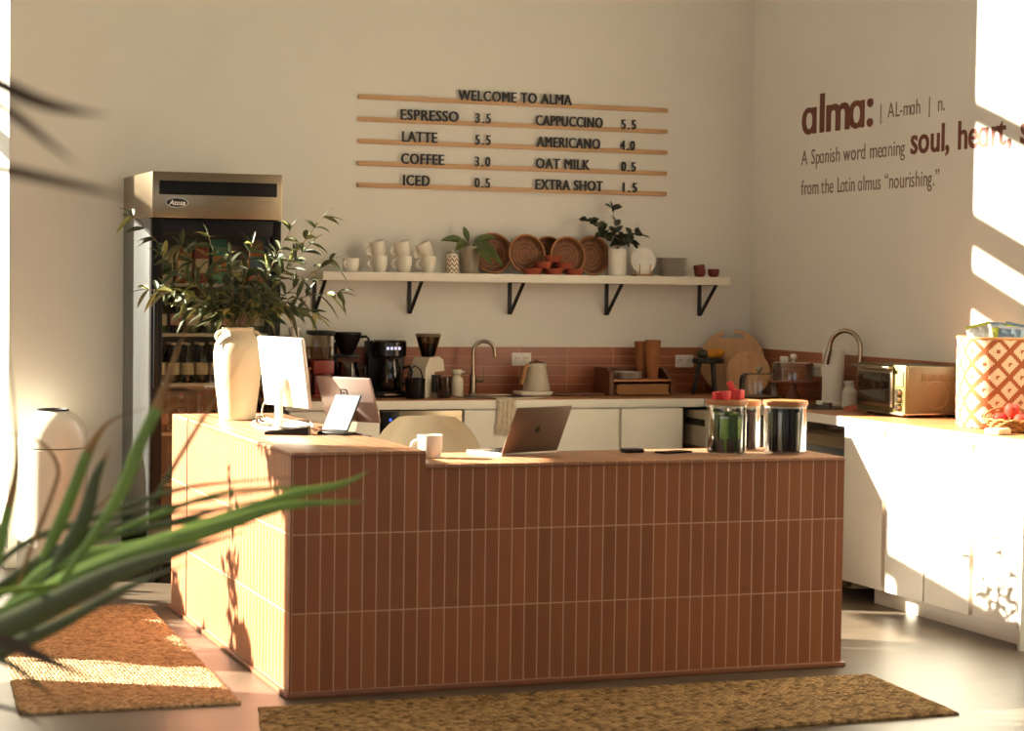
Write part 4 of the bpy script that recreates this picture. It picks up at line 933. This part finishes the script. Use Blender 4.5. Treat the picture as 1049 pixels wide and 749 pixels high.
mb = MB(); mb.tube([(-.068, 0, .152), (-.085, 0, .13), (-.105, 0, .06), (-.112, 0, .04)], [.010, .012, .011, .009], 10); mb.build('handle', WOOD, kt)
# towel draped over the worktop edge
tw = thing('dish_towel', 'fringed linen dish towel hanging over the worktop edge', 'towel', (wx(516, YF), YF, ZC))
TWM = mat('linen', (212, 198, 170), .9, var=.15, scale=40, bump=.4, bscale=200)
mb = MB(); vs = []; n1 = 15; n2 = 14
for j in range(n2):
    for i in range(n1):
        u = i/(n1-1)-.5; s_ = j/(n2-1)*.26; wv_ = .006*math.sin(u*26+j*.25)
        if s_ < .11: p = (u*.10+.02*(j/(n2-1)), .11-s_, .006+.004*abs(math.sin(u*22+j*.5)))
        else: p = (u*(.10+.02*math.sin(j*.4))+.012+u*.04*(s_-.11)*5, -.014+wv_-.004, .006-(s_-.11))
        vs.append(p)
fs = [[j*n1+i, j*n1+i+1, (j+1)*n1+i+1, (j+1)*n1+i] for j in range(n2-1) for i in range(n1-1)]
mb.raw(vs, fs, 0); mb.build('towel_cloth', TWM, tw)
mb = MB(); r3 = random.Random(2)
for i in range(26):
    u = i/25-.5; x = u*.125+.012; z = -.145
    mb.tube([(x, -.018, z+.01), (x+r3.uniform(-.006, .006), -.018+r3.uniform(-.006, .004), z-.02), (x+r3.uniform(-.012, .012), -.018, z-.045-r3.uniform(0, .012))], [.003, .0028, .0018], 5)
mb.build('fringe', TWM, tw)
bt = thing('wooden_board', 'dark wooden serving board lying flat behind the kettle base', 'board', (wx(588, 3.58), 3.58, ZC))
mb = MB(); mb.box(-.16, -.075, 0, .16, .075, .016, bev=.006); mb.build('board', WOODD, bt)
mb = MB(); mb.box(-.20, -.02, .002, -.155, .02, .014, bev=.005); mb.build('handle', WOODD, bt)
# organiser with papers
og = thing('wooden_organizer', 'brown wooden two-tier organizer box on the back worktop', 'organizer', (wx(650, 3.58), 3.58, ZC))
mb = MB(); mb.prism([(-.11, 0), (.12, 0), (.12, .16), (-.06, .16), (-.11, .13)], -.205, -.18, 'X'); mb.build('side_panel', WOODD, og)
mb = MB(); mb.prism([(-.11, 0), (.12, 0), (.12, .155), (.02, .155), (-.11, .085)], .18, .205, 'X'); mb.build('side_panel', WOODD, og)
mb = MB(); mb.box(-.18, -.10, .082, .18, .12, .094, bev=.002); mb.build('shelf_board', WOOD, og)
mb = MB(); mb.box(-.18, -.10, 0, .18, .12, .008); mb.build('bottom_board', WOODD, og)
mb = MB(); mb.box(-.18, .11, .008, .18, .12, .155); mb.build('back_board', WOODD, og)
mb = MB(); r3 = random.Random(6)
for k in range(7):
    mb = MB(); mb.box(-.16, -.12, 0, .165, .09, .007, bev=.001); tag(mb.build('paper_folder', mat('kraft_paper', (164, 116, 72), .8, var=.1), loc=(og.location.x+r3.uniform(-.008, .008), og.location.y, ZC+.0085+k*.0085), rot=(0, 0, r3.uniform(-.02, .02))), 'kraft paper folder filed flat in the bottom of the wooden organizer', 'folder', 'folders in the organizer')
for k in range(4):
    mb = MB(); mb.lathe([(0, 0), (.05, 0), (.08, .011), (.082, .013), (.05, .006), (0, .006)], n=36); tag(mb.build('small_plate', mat('white_porcelain', (222, 216, 204), .3), loc=(wx(643, 3.56), 3.555, ZC+.0945+k*.0095)), ['bottom plate', 'second plate', 'third plate', 'top plate'][k]+' of the small white stack in the organizer', 'plate', 'white plates in the organizer')
KR = mat('kraft_cup', (150, 92, 52), .75, var=.06)
def cupstack(px, y, r0, r1, h, label):
    t = thing('paper_cup_stack', label, 'cup stack', (wx(px, y), y, ZC+.0945)); mb = MB(); pr = [(0, 0), (r0, 0)]
    n = 12
    for k in range(n):
        z = h*(.35+.65*k/n); r = r0+(r1-r0)*(z/h); pr += [(r, z), (r+.0012, z+.002)]
    pr += [(r1, h), (r1-.003, h), (r1-.008, h-.03), (0, h-.03)]
    mb.lathe(pr, n=32); mb.build('cups', KR, t); return t
cupstack(656.5, 3.65, .026, .041, .215, 'leaning left stack of brown paper cups on the organizer')
cupstack(668, 3.565, .031, .047, .225, 'taller front stack of brown paper cups on the organizer')
# black stool with fruit
so = thing('small_stool', 'small black wooden stool used as a riser on the back worktop', 'stool', (wx(725, 3.56), 3.56, ZC), R(12))
mb = MB(); mb.lathe([(0, .185), (.095, .185), (.102, .19), (.102, .208), (.097, .214), (0, .214)], n=36, sy=.8); mb.build('seat', mat('black_wood', (24, 18, 15), .5, var=.2), so)
for a in (30, 150, 270):
    mb = MB(); mb.tube([(.055*math.cos(R(a)), .045*math.sin(R(a)), .186), (.09*math.cos(R(a)), .075*math.sin(R(a)), 0)], [.014, .012], 8); mb.build('leg', MATS['black_wood'], so)
mb = MB(); mb.sphere((0, 0, .026), .028, 0, 1.25, 1, .92); tag(mb.build('avocado', mat('avocado_skin', (44, 46, 24), .5, var=.3, bump=.3, bscale=120), loc=(wx(719, 3.54), 3.54, ZC+.214)), 'dark green avocado on the black stool', 'fruit')
for px, y, lab in ((729, 3.53, 'yellow lemon lying at the front on the black stool'), (735, 3.58, 'yellow lemon lying at the back right on the black stool')):
    mb = MB(); mb.lathe([(0, -.044), (.006, -.04), (.012, -.034), (.027, -.014), (.029, 0), (.027, .014), (.012, .034), (.007, .04), (0, .042)], n=20, M=RY(R(80))); tag(mb.build('lemon', mat('lemon_skin', (206, 138, 30), .45, var=.1, bump=.3, bscale=150), loc=(wx(px, y), y, ZC+.2435)), lab, 'fruit')
# round boards leaning in the corner
def round_board(c, r, rx, rz, label, hole, nm='cutting_board'):
    t = thing(nm, label, 'cutting board', c, rot=(R(90)-rx, 0, rz)); BW_ = mat('board_wood' if hole == 'slot' else 'board_wood_pale', (196, 150, 102) if hole == 'slot' else (206, 158, 108), .5, var=.1, scale=3, stretch=(12, 1, 1))
    poly = []
    n = 64
    mb = MB()
    if hole == 'slot':   # slot handle open to the rim
        xa, xb = -.05, .008; ta = math.atan2(math.sqrt(r*r-xa*xa), xa); tb_ = math.atan2(math.sqrt(r*r-xb*xb), xb)
        n = 72; sp_ = 2*PI-(ta-tb_)
        poly = [(r*math.cos(ta+sp_*k/n), r*math.sin(ta+sp_*k/n)) for k in range(n+1)]
        poly += [(xb, r-.018), (.058, r-.026), (.066, r-.034), (.064, r-.052), (-.068, r-.052), (-.074, r-.044), (-.068, r-.036), (xa, r-.034)]
        mb.prism(poly, -.009, .009, 'Z')
    else:
        b = bmesh.new(); outer = [b.verts.new((r*math.cos(2*PI*k/48), r*math.sin(2*PI*k/48), .009)) for k in range(48)]; inner = [b.verts.new((.012*math.cos(2*PI*k/48), r-.035+.012*math.sin(2*PI*k/48), .009)) for k in range(48)]
        for k in range(48): b.faces.new((outer[k], outer[(k+1) % 48], inner[(k+1) % 48], inner[k]))
        g = bmesh.ops.extrude_face_region(b, geom=b.faces[:]); bmesh.ops.translate(b, verts=[v for v in g['geom'] if isinstance(v, bmesh.types.BMVert)], vec=(0, 0, -.018))
        mb.bm(b)
    mb.build('board', BW_, t, sharp=40); return t
b1 = round_board((3.618, 3.632, ZC+.19), .192, R(9), R(-30), 'large round wooden cutting board with a slot handle leaning in the corner', 'slot')
b2 = round_board((3.66, 3.50, ZC+.129), .130, R(10), R(-30), 'smaller round cutting board with a hanging hole leaning on the large one', 'hole')
# glass cloche on a tray, cake stand with dome
cl = thing('cloche_tray', 'glass cloche with knob on a round tray left of the cake stand', 'cloche', (3.575, 3.20, ZC))
mb = MB(); mb.lathe([(0, 0), (.115, 0), (.133, .008), (.135, .012), (.115, .006), (0, .006)], n=48); mb.build('tray', mat('pewter', (150, 138, 120), .35, .6), cl)
mb = MB(); mb.lathe([(.112, .0125), (.112, .10), (.105, .13), (.088, .145), (0, .15)], n=48); mb.build('glass_dome', glass('dome_glass', (252, 250, 246), 2.2), cl)
mb = MB(); mb.sphere((0, 0, .168), .019, 0, seg=20); mb.build('knob', mat('clear_knob', (170, 152, 124), .1, spec=.9), cl)
ck = thing('cake_stand', 'brown pedestal cake stand under a glass dome on the right worktop', 'cake stand', (3.655, 2.94, ZC))
mb = MB(); mb.lathe([(0, 0), (.058, 0), (.06, .004), (.04, .02), (.022, .06), (.02, .085), (.03, .094), (.13, .10), (.145, .108), (.145, .114), (0, .112)], n=48); mb.build('pedestal', mat('brown_stoneware', (140, 92, 66), .5, var=.1), ck)
mb = MB(); mb.lathe([(.118, .1155), (.118, .20), (.112, .212), (.10, .217), (0, .219)], n=48); mb.build('glass_dome', MATS['dome_glass'], ck)
mb = MB(); mb.lathe([(0, .2185), (.01, .2185), (.01, .226), (.021, .236), (.022, .25), (.014, .262), (0, .265)], n=8); mb.build('dome_knob', mat('clear_knob2', (210, 200, 182), .1, spec=.9), ck)
mb = MB(); mb.box(-.018, -.018, 0, .018, .018, .03, bev=.004); tag(mb.build('cup_cap', WHITE, loc=(3.605, 2.955, ZC+.2185)), 'small white cap on top of the glass cake dome', 'cap')
# paper towel holder
ph = thing('paper_towel_holder', 'white paper towel holder with upright arm beside the big tap', 'paper towel holder', (3.685, 2.535, ZC))
mb = MB(); mb.lathe([(0, 0), (.088, 0), (.09, .004), (.09, .016), (.086, .02), (0, .02)], n=40); mb.build('holder_base', WHITE, ph)
mb = MB(); mb.box(-.008, .062, .018, .008, .088, .30, bev=.004); mb.build('side_arm', WHITE, ph)
mb = MB(); mb.lathe([(0, .02), (.012, .02), (.012, .305), (0, .31)], n=16); mb.build('post', WHITE, ph)
mb = MB(); mb.lathe([(.02, .0), (.058, .0), (.060, .004), (.060, .276), (.058, .28), (.02, .28)], n=40); tag(mb.build('paper_towel_roll', mat('paper_white', (226, 218, 202), .9, var=.03, bump=.2, bscale=150), loc=(3.685, 2.535, ZC+.0205)), 'white paper towel roll on the upright holder', 'paper towel')
sb = thing('soap_bottle', 'pale grey soap pump bottle between towel holder and toaster oven', 'soap bottle', (3.66, 2.31, ZC))
SG = mat('soap_grey', (196, 188, 172), .5, var=.02)
mb = MB(); mb.lathe([(0, 0), (.036, 0), (.04, .006), (.04, .085), (.026, .105), (.024, .112), (0, .112)], n=32); mb.build('bottle_body', SG, sb)
mb = MB(); mb.lathe([(0, .112), (.024, .112), (.024, .138), (.02, .142), (0, .142)], n=28); mb.box(-.008, 0, .128, .008, .062, .138, bev=.003); mb.build('pump', SG, sb)
s2_ = thing('sink_basin', 'dark sink opening with steel strainer on the right worktop', 'sink', (3.48, 2.36, ZC))
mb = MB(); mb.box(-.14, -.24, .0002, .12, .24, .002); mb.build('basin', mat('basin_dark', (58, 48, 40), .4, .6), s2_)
mb = MB(); mb.lathe([(.022, .002), (.024, .002), (.026, .03), (.024, .03)], c=(.02, -.10, 0), n=24); mb.build('strainer', CHROME, s2_)
f2 = thing('kitchen_tap', 'large satin steel pull-down tap above the toaster oven', 'tap', (3.735, 2.335, ZC))
mb = MB(); mb.lathe([(0, 0), (.028, 0), (.028, .008), (.02, .014), (.018, .10), (0, .10)], n=24); mb.build('tap_base', CHROME, f2)
r5 = .088; a5 = Vector((-.62, .78, 0))
arc = [(0, 0, .09), (0, 0, .20)]+[tuple(a5*(r5-r5*math.cos(a))+Vector((0, 0, .315+r5*1.05*math.sin(a)))) for a in [k*PI/16 for k in range(16)]]
arc += [tuple(a5*(2*r5+.002)+Vector((0, 0, .31)))]
mb = MB(); mb.tube(arc, .0135, 14); mb.build('spout', CHROME, f2)
mb = MB(); mb.tube([tuple(a5*(2*r5)+Vector((0, 0, .318))), tuple(a5*(2*r5+.008)+Vector((0, 0, .29))), tuple(a5*(2*r5+.022)+Vector((0, 0, .225)))], [.0145, .017, .019], 14); mb.build('spray_head', CHROME, f2)
mb = MB(); mb.tube([(0, -.015, .06), (0, -.06, .075)], .007, 8); mb.build('lever', CHROME, f2)
ct = thing('red_cloth', 'folded red cloth lying beside the toaster oven foot', 'cloth', (3.56, 2.06, ZC), R(20))
mb = MB(); r6 = random.Random(9); vs = []; n1, n2 = 12, 9
for j in range(n2):
    for i in range(n1):
        e = (i in (0, n1-1)) or (j in (0, n2-1)); vs.append(((i/(n1-1)-.5)*.10+r6.uniform(-.003, .003), (j/(n2-1)-.5)*.12+r6.uniform(-.003, .003), .001 if e else .016+.009*math.sin(i*1.9+j*.7)+r6.uniform(-.003, .004)))
mb.raw(vs, [[j*n1+i, j*n1+i+1, (j+1)*n1+i+1, (j+1)*n1+i] for j in range(n2-1) for i in range(n1-1)], 0); mb.build('cloth', mat('red_gingham', (168, 84, 62), .9, var=.4, scale=60), ct)
# toaster oven: front faces the room's left
tv = thing('toaster_oven', 'olive green toaster oven with glass door on the right worktop', 'toaster oven', (3.50, 1.455, ZC))
OL = mat('olive_enamel', (104, 96, 56), .35, .35, var=.04); OLS = mat('oven_side', (104, 90, 64), .45, .3, var=.04)
mb = MB(); mb.box(0, 0, .02, .297, .465, .255, bev=.008); body = mb.build('oven_body', OLS, tv)
mb = MB(); mb.box(-.016, .0, .02, .004, .465, .26, bev=.004); mb.build('oven_front', OL, tv)
mb = MB(); mb.box(-.03, .105, .045, -.016, .45, .235, bev=.005); dr2 = mb.build('oven_door', CHROME, tv)
mb = MB(); mb.box(-.033, .122, .062, -.029, .432, .215, bev=.001); mb.build('door_glass', mat('oven_glass', (26, 22, 18), .08, spec=.8), dr2)
mb = MB(); mb.box(-.066, .09, .236, -.052, .465, .252, bev=.005); mb.box(-.055, .11, .238, -.012, .125, .25); mb.box(-.055, .425, .238, -.012, .44, .25); mb.build('door_handle', CHROME, dr2)
mb = MB(); mb.box(-.02, .018, .155, -.0155, .085, .23, bev=.001); mb.build('display', mat('lcd', (126, 122, 92), .2), tv)
for z in (.125, .09, .05):
    mb = MB(); mb.lathe([(0, 0), (.019, 0), (.017, .02), (0, .021)], M=RY(R(-90)), c=(-.016, .05, z), n=24); mb.build('knob', CHROME, tv)
mb = MB(); mb.box(  .075, -.0025, .185, .262, .001, .22, bev=.001)
for k in range(14): mb.box(.08+k*.0128, -.004, .19, .085+k*.0128, -.002, .215)
mb.build('side_vent', OLS, body)
mb = MB(); mb.lathe([(.062, 0), (.066, .002), (.070, .002), (.074, 0)], M=RX(R(90)), c=(.165, .0008, .11), n=48); mb.build('side_ring', OLS, body)
mb = MB(); mb.box(-.03, .0, .012, .297, .44, .022, bev=.003); mb.build('crumb_tray', CHROME, tv)
for x in (.03, .27):
    for y in (.03, .41):
        mb = MB(); mb.lathe([(0, 0), (.016, 0), (.018, .013), (0, .013)], c=(x, y, 0), n=16); mb.build('foot', BLACKP, tv)
# patterned basket with snack bags
def diamond_mat():
    m = bpy.data.materials.new('diamond_weave'); m.use_nodes = True; t = m.node_tree; L = t.links.new; b = t.nodes['Principled BSDF']
    tc = t.nodes.new('ShaderNodeTexCoord'); sp = t.nodes.new('ShaderNodeSeparateXYZ'); L(tc.outputs['Object'], sp.inputs[0])
    def M(op, a, bb=None):
        n = t.nodes.new('ShaderNodeMath'); n.operation = op
        for i, v in enumerate((a, bb)):
            if v is None: continue
            if isinstance(v, (int, float)): n.inputs[i].default_value = v
            else: L(v, n.inputs[i])
        return n.outputs[0]
    arc_ = M('MULTIPLY', M('ARCTAN2', sp.outputs[1], sp.outputs[0]), .1878)
    st_ = .0085
    u = M('MULTIPLY', M('FLOOR', M('DIVIDE', arc_, st_)), st_); v = M('MULTIPLY', M('FLOOR', M('DIVIDE', sp.outputs[2], st_)), st_)   # stepped weave
    def tri(x, p): return M('ABSOLUTE', M('SUBTRACT', M('FRACT', M('DIVIDE', x, p)), .5))
    P = .118
    d = M('ADD', tri(u, P), tri(v, P))               # 0..1, 0 at diamond centres
    d2 = M('ABSOLUTE', M('SUBTRACT', d, .5))
    line = M('LESS_THAN', d2, .13); c1 = M('LESS_THAN', d, .10); c2 = M('GREATER_THAN', d, .90)
    k = M('MAXIMUM', line, M('MAXIMUM', c1, c2))
    mx = t.nodes.new('ShaderNodeMixRGB'); L(k, mx.inputs[0]); mx.inputs[1].default_value = (*lin((226, 206, 168)), 1); mx.inputs[2].default_value = (*lin((166, 92, 48)), 1)
    L(mx.outputs[0], b.inputs['Base Color']); b.inputs['Roughness'].default_value = .85
    no = t.nodes.new('ShaderNodeTexNoise'); no.inputs['Scale'].default_value = 160; L(tc.outputs['Object'], no.inputs['Vector'])
    bp = t.nodes.new('ShaderNodeBump'); bp.inputs['Strength'].default_value = .4; bp.inputs['Distance'].default_value = .004; L(no.outputs['Fac'], bp.inputs['Height']); L(bp.outputs[0], b.inputs['Normal']); return m
bk = thing('patterned_basket', 'tall woven basket with brown and cream diamond pattern on the right worktop', 'basket', (3.60, .835, ZC), R(-16))
mb = MB(); rp = [(0, 0), (.196, 0), (.205, .006), (.208, .10), (.209, .25), (.208, .40), (.212, .415), (.206, .418), (.200, .40), (.198, .02), (0, .02)]
b_ = MB(); b_.lathe(rp, n=64)
def squircle(v):
    a = math.atan2(v[1], v[0]); k = 1/(abs(math.cos(a))**3.2+abs(math.sin(a))**3.2)**(1/3.2); return (v[0]*k*.84, v[1]*k*.84, v[2])
b_.v = [squircle(v) for v in b_.v]; b_.build('basket_body', diamond_mat(), bk)
b_ = MB(); b_.lathe([(.207+.007*math.cos(a), .416+.007*math.sin(a)) for a in [k*PI/4 for k in range(9)]], n=64); b_.v = [squircle(v) for v in b_.v]; b_.build('basket_rim', mat('rim_cane', (196, 142, 84), .6, var=.2, scale=40), bk)
def snack_bag(loc, rot, w, h, m, m2, label):
    t = thing('snack_bag', label, 'bag', loc, rot=rot); mb = MB(); n1, n2 = 9, 9; F_ = []; B_ = []
    for j in range(n2):
        for i in range(n1):
            u, v = i/(n1-1)*2-1, j/(n2-1)*2-1; th = .018*(max(0, 1-u**4))*(max(0, 1-v**4)); cr = .004*math.sin(u*9+v*5)
            F_.append((u*w/2, -th+cr, (v+1)*h/2)); B_.append((u*w/2, th+cr, (v+1)*h/2))
    q = [[j*n1+i, j*n1+i+1, (j+1)*n1+i+1, (j+1)*n1+i] for j in range(n2-1) for i in range(n1-1)]
    mb.raw(F_+B_, q+[[a+n1*n2 for a in f[::-1]] for f in q], 0); mb.build('bag_body', m, t)
    mb = MB(); mb.box(-w/2, -.0015, h-.001, w/2, .0015, h+.012); mb.build('crimped_seal', m2, t); return t
SB1 = mat('silver_bag', (206, 204, 196), .25, .5, var=.15, scale=25); SB2 = mat('lime_print', (176, 182, 60), .35, .1, var=.2, scale=20); SB3 = mat('blue_print', (120, 140, 160), .35, .2, var=.2, scale=25)
for k, (lat, dz, tilt, m1, m2_, lab) in enumerate([(-.055, .30, -14, SB1, SB2, 'silver snack bag leaning out of the left side of the patterned basket'),
        (.045, .285, 4, SB3, SB1, 'blue grey snack bag at the front right of the patterned basket'), (-.02, .29, -4, SB2, SB1, 'lime green snack bag standing up in the patterned basket'),
        (.055, .30, 12, SB2, SB3, 'lime green snack bag leaning to the right in the patterned basket'), (.0, .30, 3, SB1, SB3, 'silver snack bag at the back of the patterned basket')]):
    q_ = (2-k)*.05
    snack_bag((3.60-.5*q_+.87*lat, .835-.87*q_-.5*lat, ZC+dz), (0, R(tilt), R(-30)), .115, .175, m1, m2_, lab)
# wicker fruit basket
fb = thing('fruit_basket', 'shallow wicker fruit basket in front of the patterned basket', 'basket', (3.47, .505, ZC))
WK = mat('wicker', (170, 116, 60), .6, var=.35, scale=60, bump=.8, bscale=90)
mb = MB(); mb.lathe([(0, 0), (.075, 0), (.085, .008), (.12, .055), (.125, .062), (.115, .062), (.08, .016), (0, .014)], n=40); mb.build('basket_body', WK, fb)
for k in range(5):
    m2 = MB(); rr2 = .086+.009*k; zz = .01+.012*k; m2.tube([(rr2*math.cos(a)+.004*math.cos(a), rr2*math.sin(a)+.004*math.sin(a), zz+.004*math.sin(a*14+k*PI)) for a in [q*2*PI/84 for q in range(85)]], .0052, 5); m2.build('braid', WK, fb)
mb = MB(); mb.tube([(-.12*math.cos(a)*1.0, .05, .06+.05*math.sin(a)) for a in [k*PI/12 for k in range(13)]], .005, 6); mb.build('handle', WK, fb)
AP = mat('apple_skin', (190, 58, 42), .35, var=.3, scale=8)
for k, (dx, dy, dz) in enumerate([(-.045, .035, .057), (.015, -.045, .057), (.045, .03, .058), (-.005, .0, .10)]):
    t = thing('apple', 'red apple in the wicker fruit basket', 'apple', (3.47+dx, .505+dy, ZC+dz-.034), group='apples in the wicker basket')
    mb = MB(); mb.lathe([(0, .006), (.012, .001), (.026, .006), (.036, .03), (.034, .048), (.022, .062), (.008, .060), (0, .054)], n=24); mb.build('apple_flesh', AP, t)
    mb = MB(); mb.tube([(0, 0, .054), (.003, 0, .072)], .0016, 6); mb.build('stem', STEM, t)
mb = MB(); mb.box(-.05, -.04, 0, .05, .04, .028, bev=.008); tag(mb.build('cloth_pouch', mat('cream_cloth', (220, 196, 150), .9, var=.15, scale=40), loc=(3.32, .40, ZC), rot=(0, 0, .4)), 'small cream cloth bundle on the worktop by the fruit basket', 'bundle')

# ------------------------------------------------------------------ foreground palm, close to the lens
PG = mat('palm_green', (96, 120, 44), .4, var=.25, scale=14); PD = mat('palm_dark', (60, 66, 26), .45, var=.25, scale=14); PB = mat('palm_dry', (128, 92, 46), .6, var=.2, scale=14); PN = mat('palm_brown', (62, 44, 28), .7, var=.2)
pm = thing('palm_plant', 'out-of-focus green palm with dry brown tips in the left foreground', 'plant', (-3.05, -4.2, 0))
O_ = Vector(pm.location)
def ribbon(pts, w, dist, mats_, name='leaflet', split=.75, roll=0.0):
    """a folded leaflet through picture points, each at its own distance from the camera; the last stretch is dry"""
    P = []
    for q in pts:
        dd = q[2] if len(q) > 2 else dist
        P.append(far(q[0], q[1], dd))
    out = []
    for i in range(len(P)-1):
        a, b, c, d = P[max(0, i-1)], P[i], P[i+1], P[min(len(P)-1, i+2)]
        for q in range(6):
            t = q/6; out.append(.5*((2*b)+(-a+c)*t+(2*a-5*b+4*c-d)*t*t+(-a+3*b-3*c+d)*t**3))
    out.append(P[-1]); n = len(out); mb = MB(); vs = []
    for i, p in enumerate(out):
        t = i/(n-1); d = (out[min(i+1, n-1)]-out[max(i-1, 0)]).normalized(); view = (p-CAM).normalized(); sd = d.cross(view).normalized(); nn = sd.cross(d).normalized()
        sd2 = (sd*math.cos(roll)+nn*math.sin(roll)); nn2 = (nn*math.cos(roll)-sd*math.sin(roll))
        ww = w*min(1, .35+t*3)*max(.10, (1-t**2.2))*(1 if t < split else max(.3, 1-2.2*(t-split))); vs += [p-O_-sd2*ww/2+nn2*ww*.18, p-O_, p-O_+sd2*ww/2+nn2*ww*.18]
    for i in range(n-1):
        a = i*3; m = 0 if i/(n-1) < split else 1
        mb.raw([], [], 0)
    fs0 = []; fm = []
    for i in range(n-1):
        a = i*3; k = 0 if i/(n-1) < split else 1
        fs0 += [[a, a+1, a+4, a+3], [a+1, a+2, a+5, a+4]]; fm += [k, k]
    mb.v = [tuple(v) for v in vs]; mb.f = fs0; mb.m = fm; mb.sm = [True]*len(fs0)
    return mb.build(name, mats_, pm, sharp=80)
D = 3.9
ribbon([(-60, 690), (0, 650), (64, 600), (148, 564), (222, 540), (296, 518), (376, 514)], .050, D, [PG, PB], split=.97)
ribbon([(-60, 680), (0, 634), (59, 580), (148, 560), (222, 534), (300, 507), (350, 496), (378, 483)], .036, D+.05, [PG, PB], split=.97)
ribbon([(-50, 660), (0, 645), (49, 622), (113, 590), (180, 566), (250, 545)], .055, D-.05, [PD, PD])
ribbon([(-40, 640), (0, 600), (50, 572), (113, 532), (197, 515), (296, 500)], .016, D+.1, [PD, PB], split=.93)
ribbon([(-40, 620), (20, 560), (98, 530), (177, 503), (236, 494), (320, 488)], .014, D+.15, [PD, PB], split=.93)
ribbon([(-40, 630), (30, 580), (89, 552), (163, 538), (231, 520), (280, 509)], .020, D+.1, [PD, PD])
ribbon([(-60, 670), (10, 600), (90, 556), (170, 538), (240, 528), (300, 512)], .018, D+.2, [PG, PG])
ribbon([(-60, 650), (0, 656), (44, 674), (94, 696)], .026, D-.3, [PN, PN])
ribbon([(-60, 660), (0, 676), (30, 694), (70, 728)], .014, D-.3, [PD, PB])
ribbon([(-60, 716), (0, 724), (30, 734), (52, 752)], .008, D-.2, [PN, PB])
ribbon([(60, 600), (118, 515), (143, 456), (163, 412), (176, 375), (192, 335), (214, 290)], .026, D, [PG, PB], split=.45)
ribbon([(40, 610), (84, 535), (98, 490), (113, 458)], .032, D+.05, [PD, PB], split=.8)
ribbon([(10, 640), (52, 557), (74, 505), (90, 464), (108, 436), (130, 424), (155, 417)], .026, D+.1, [PG, PB], split=.48)
ribbon([(0, 660), (25, 580), (54, 505), (59, 478), (44, 455), (20, 446), (-10, 440)], .009, D+.1, [PB, PB])
ribbon([(-25, 660), (-5, 580), (7, 528), (17, 478), (15, 420), (10, 372), (5, 330)], .022, D, [PG, PB], split=.35)
ribbon([(150, 525), (172, 488), (207, 430), (231, 394), (262, 340)], .010, D+.2, [PD, PB], split=.5)
ribbon([(80, 535), (120, 500), (150, 440), (190, 415), (225, 452)], .006, D+.2, [PB, PB])
N_ = 2.1
ribbon([(-80, 40, N_), (0, 86, N_), (40, 104, N_), (75, 113, N_), (112, 118, N_)], .017, N_, [PN, PN])
ribbon([(-80, 160, N_), (0, 173, N_), (60, 186, N_), (100, 195, N_), (140, 205, N_)], .013, N_, [PN, PN])
ribbon([(-80, 60, N_), (0, 108, N_), (40, 138, N_), (80, 170, N_)], .013, N_, [PN, PN])
ribbon([(-40, 640), (20, 590), (100, 545), (190, 524), (262, 522)], .012, D+.15, [PD, PD])
ribbon([(-50, 655), (30, 612), (120, 572), (200, 548), (268, 536)], .020, D, [PG, PG])
ribbon([(90, 560), (150, 532), (230, 505), (320, 500), (366, 507)], .012, D+.1, [PG, PB])
ribbon([(-60, 700), (0, 668), (60, 640), (130, 602), (196, 576)], .030, D-.15, [PD, PD])
# stalks and pot, just outside the frame
for tgt, e_ in (((-60, 690), D), ((-60, 660), D-.3), ((60, 600), D), ((-80, 40), N_), ((-80, 160), N_)):
    e = far(tgt[0], tgt[1], e_)-O_; mb = MB(); b0 = Vector((0, 0, .42)); md = Vector((e.x*.25, e.y*.25, max(e.z, .6)*.9+.1))
    mb.tube([b0*(1-t)**2+md*2*t*(1-t)+e*t*t for t in [k/12 for k in range(13)]], [.012-.006*k/12 for k in range(13)], 8); mb.build('stalk', PG, pm)
mb = MB(); mb.lathe([(0, 0), (.15, 0), (.17, .02), (.20, .40), (.19, .41), (.18, .38), (0, .38)], n=36); mb.build('pot', CERAM, pm)
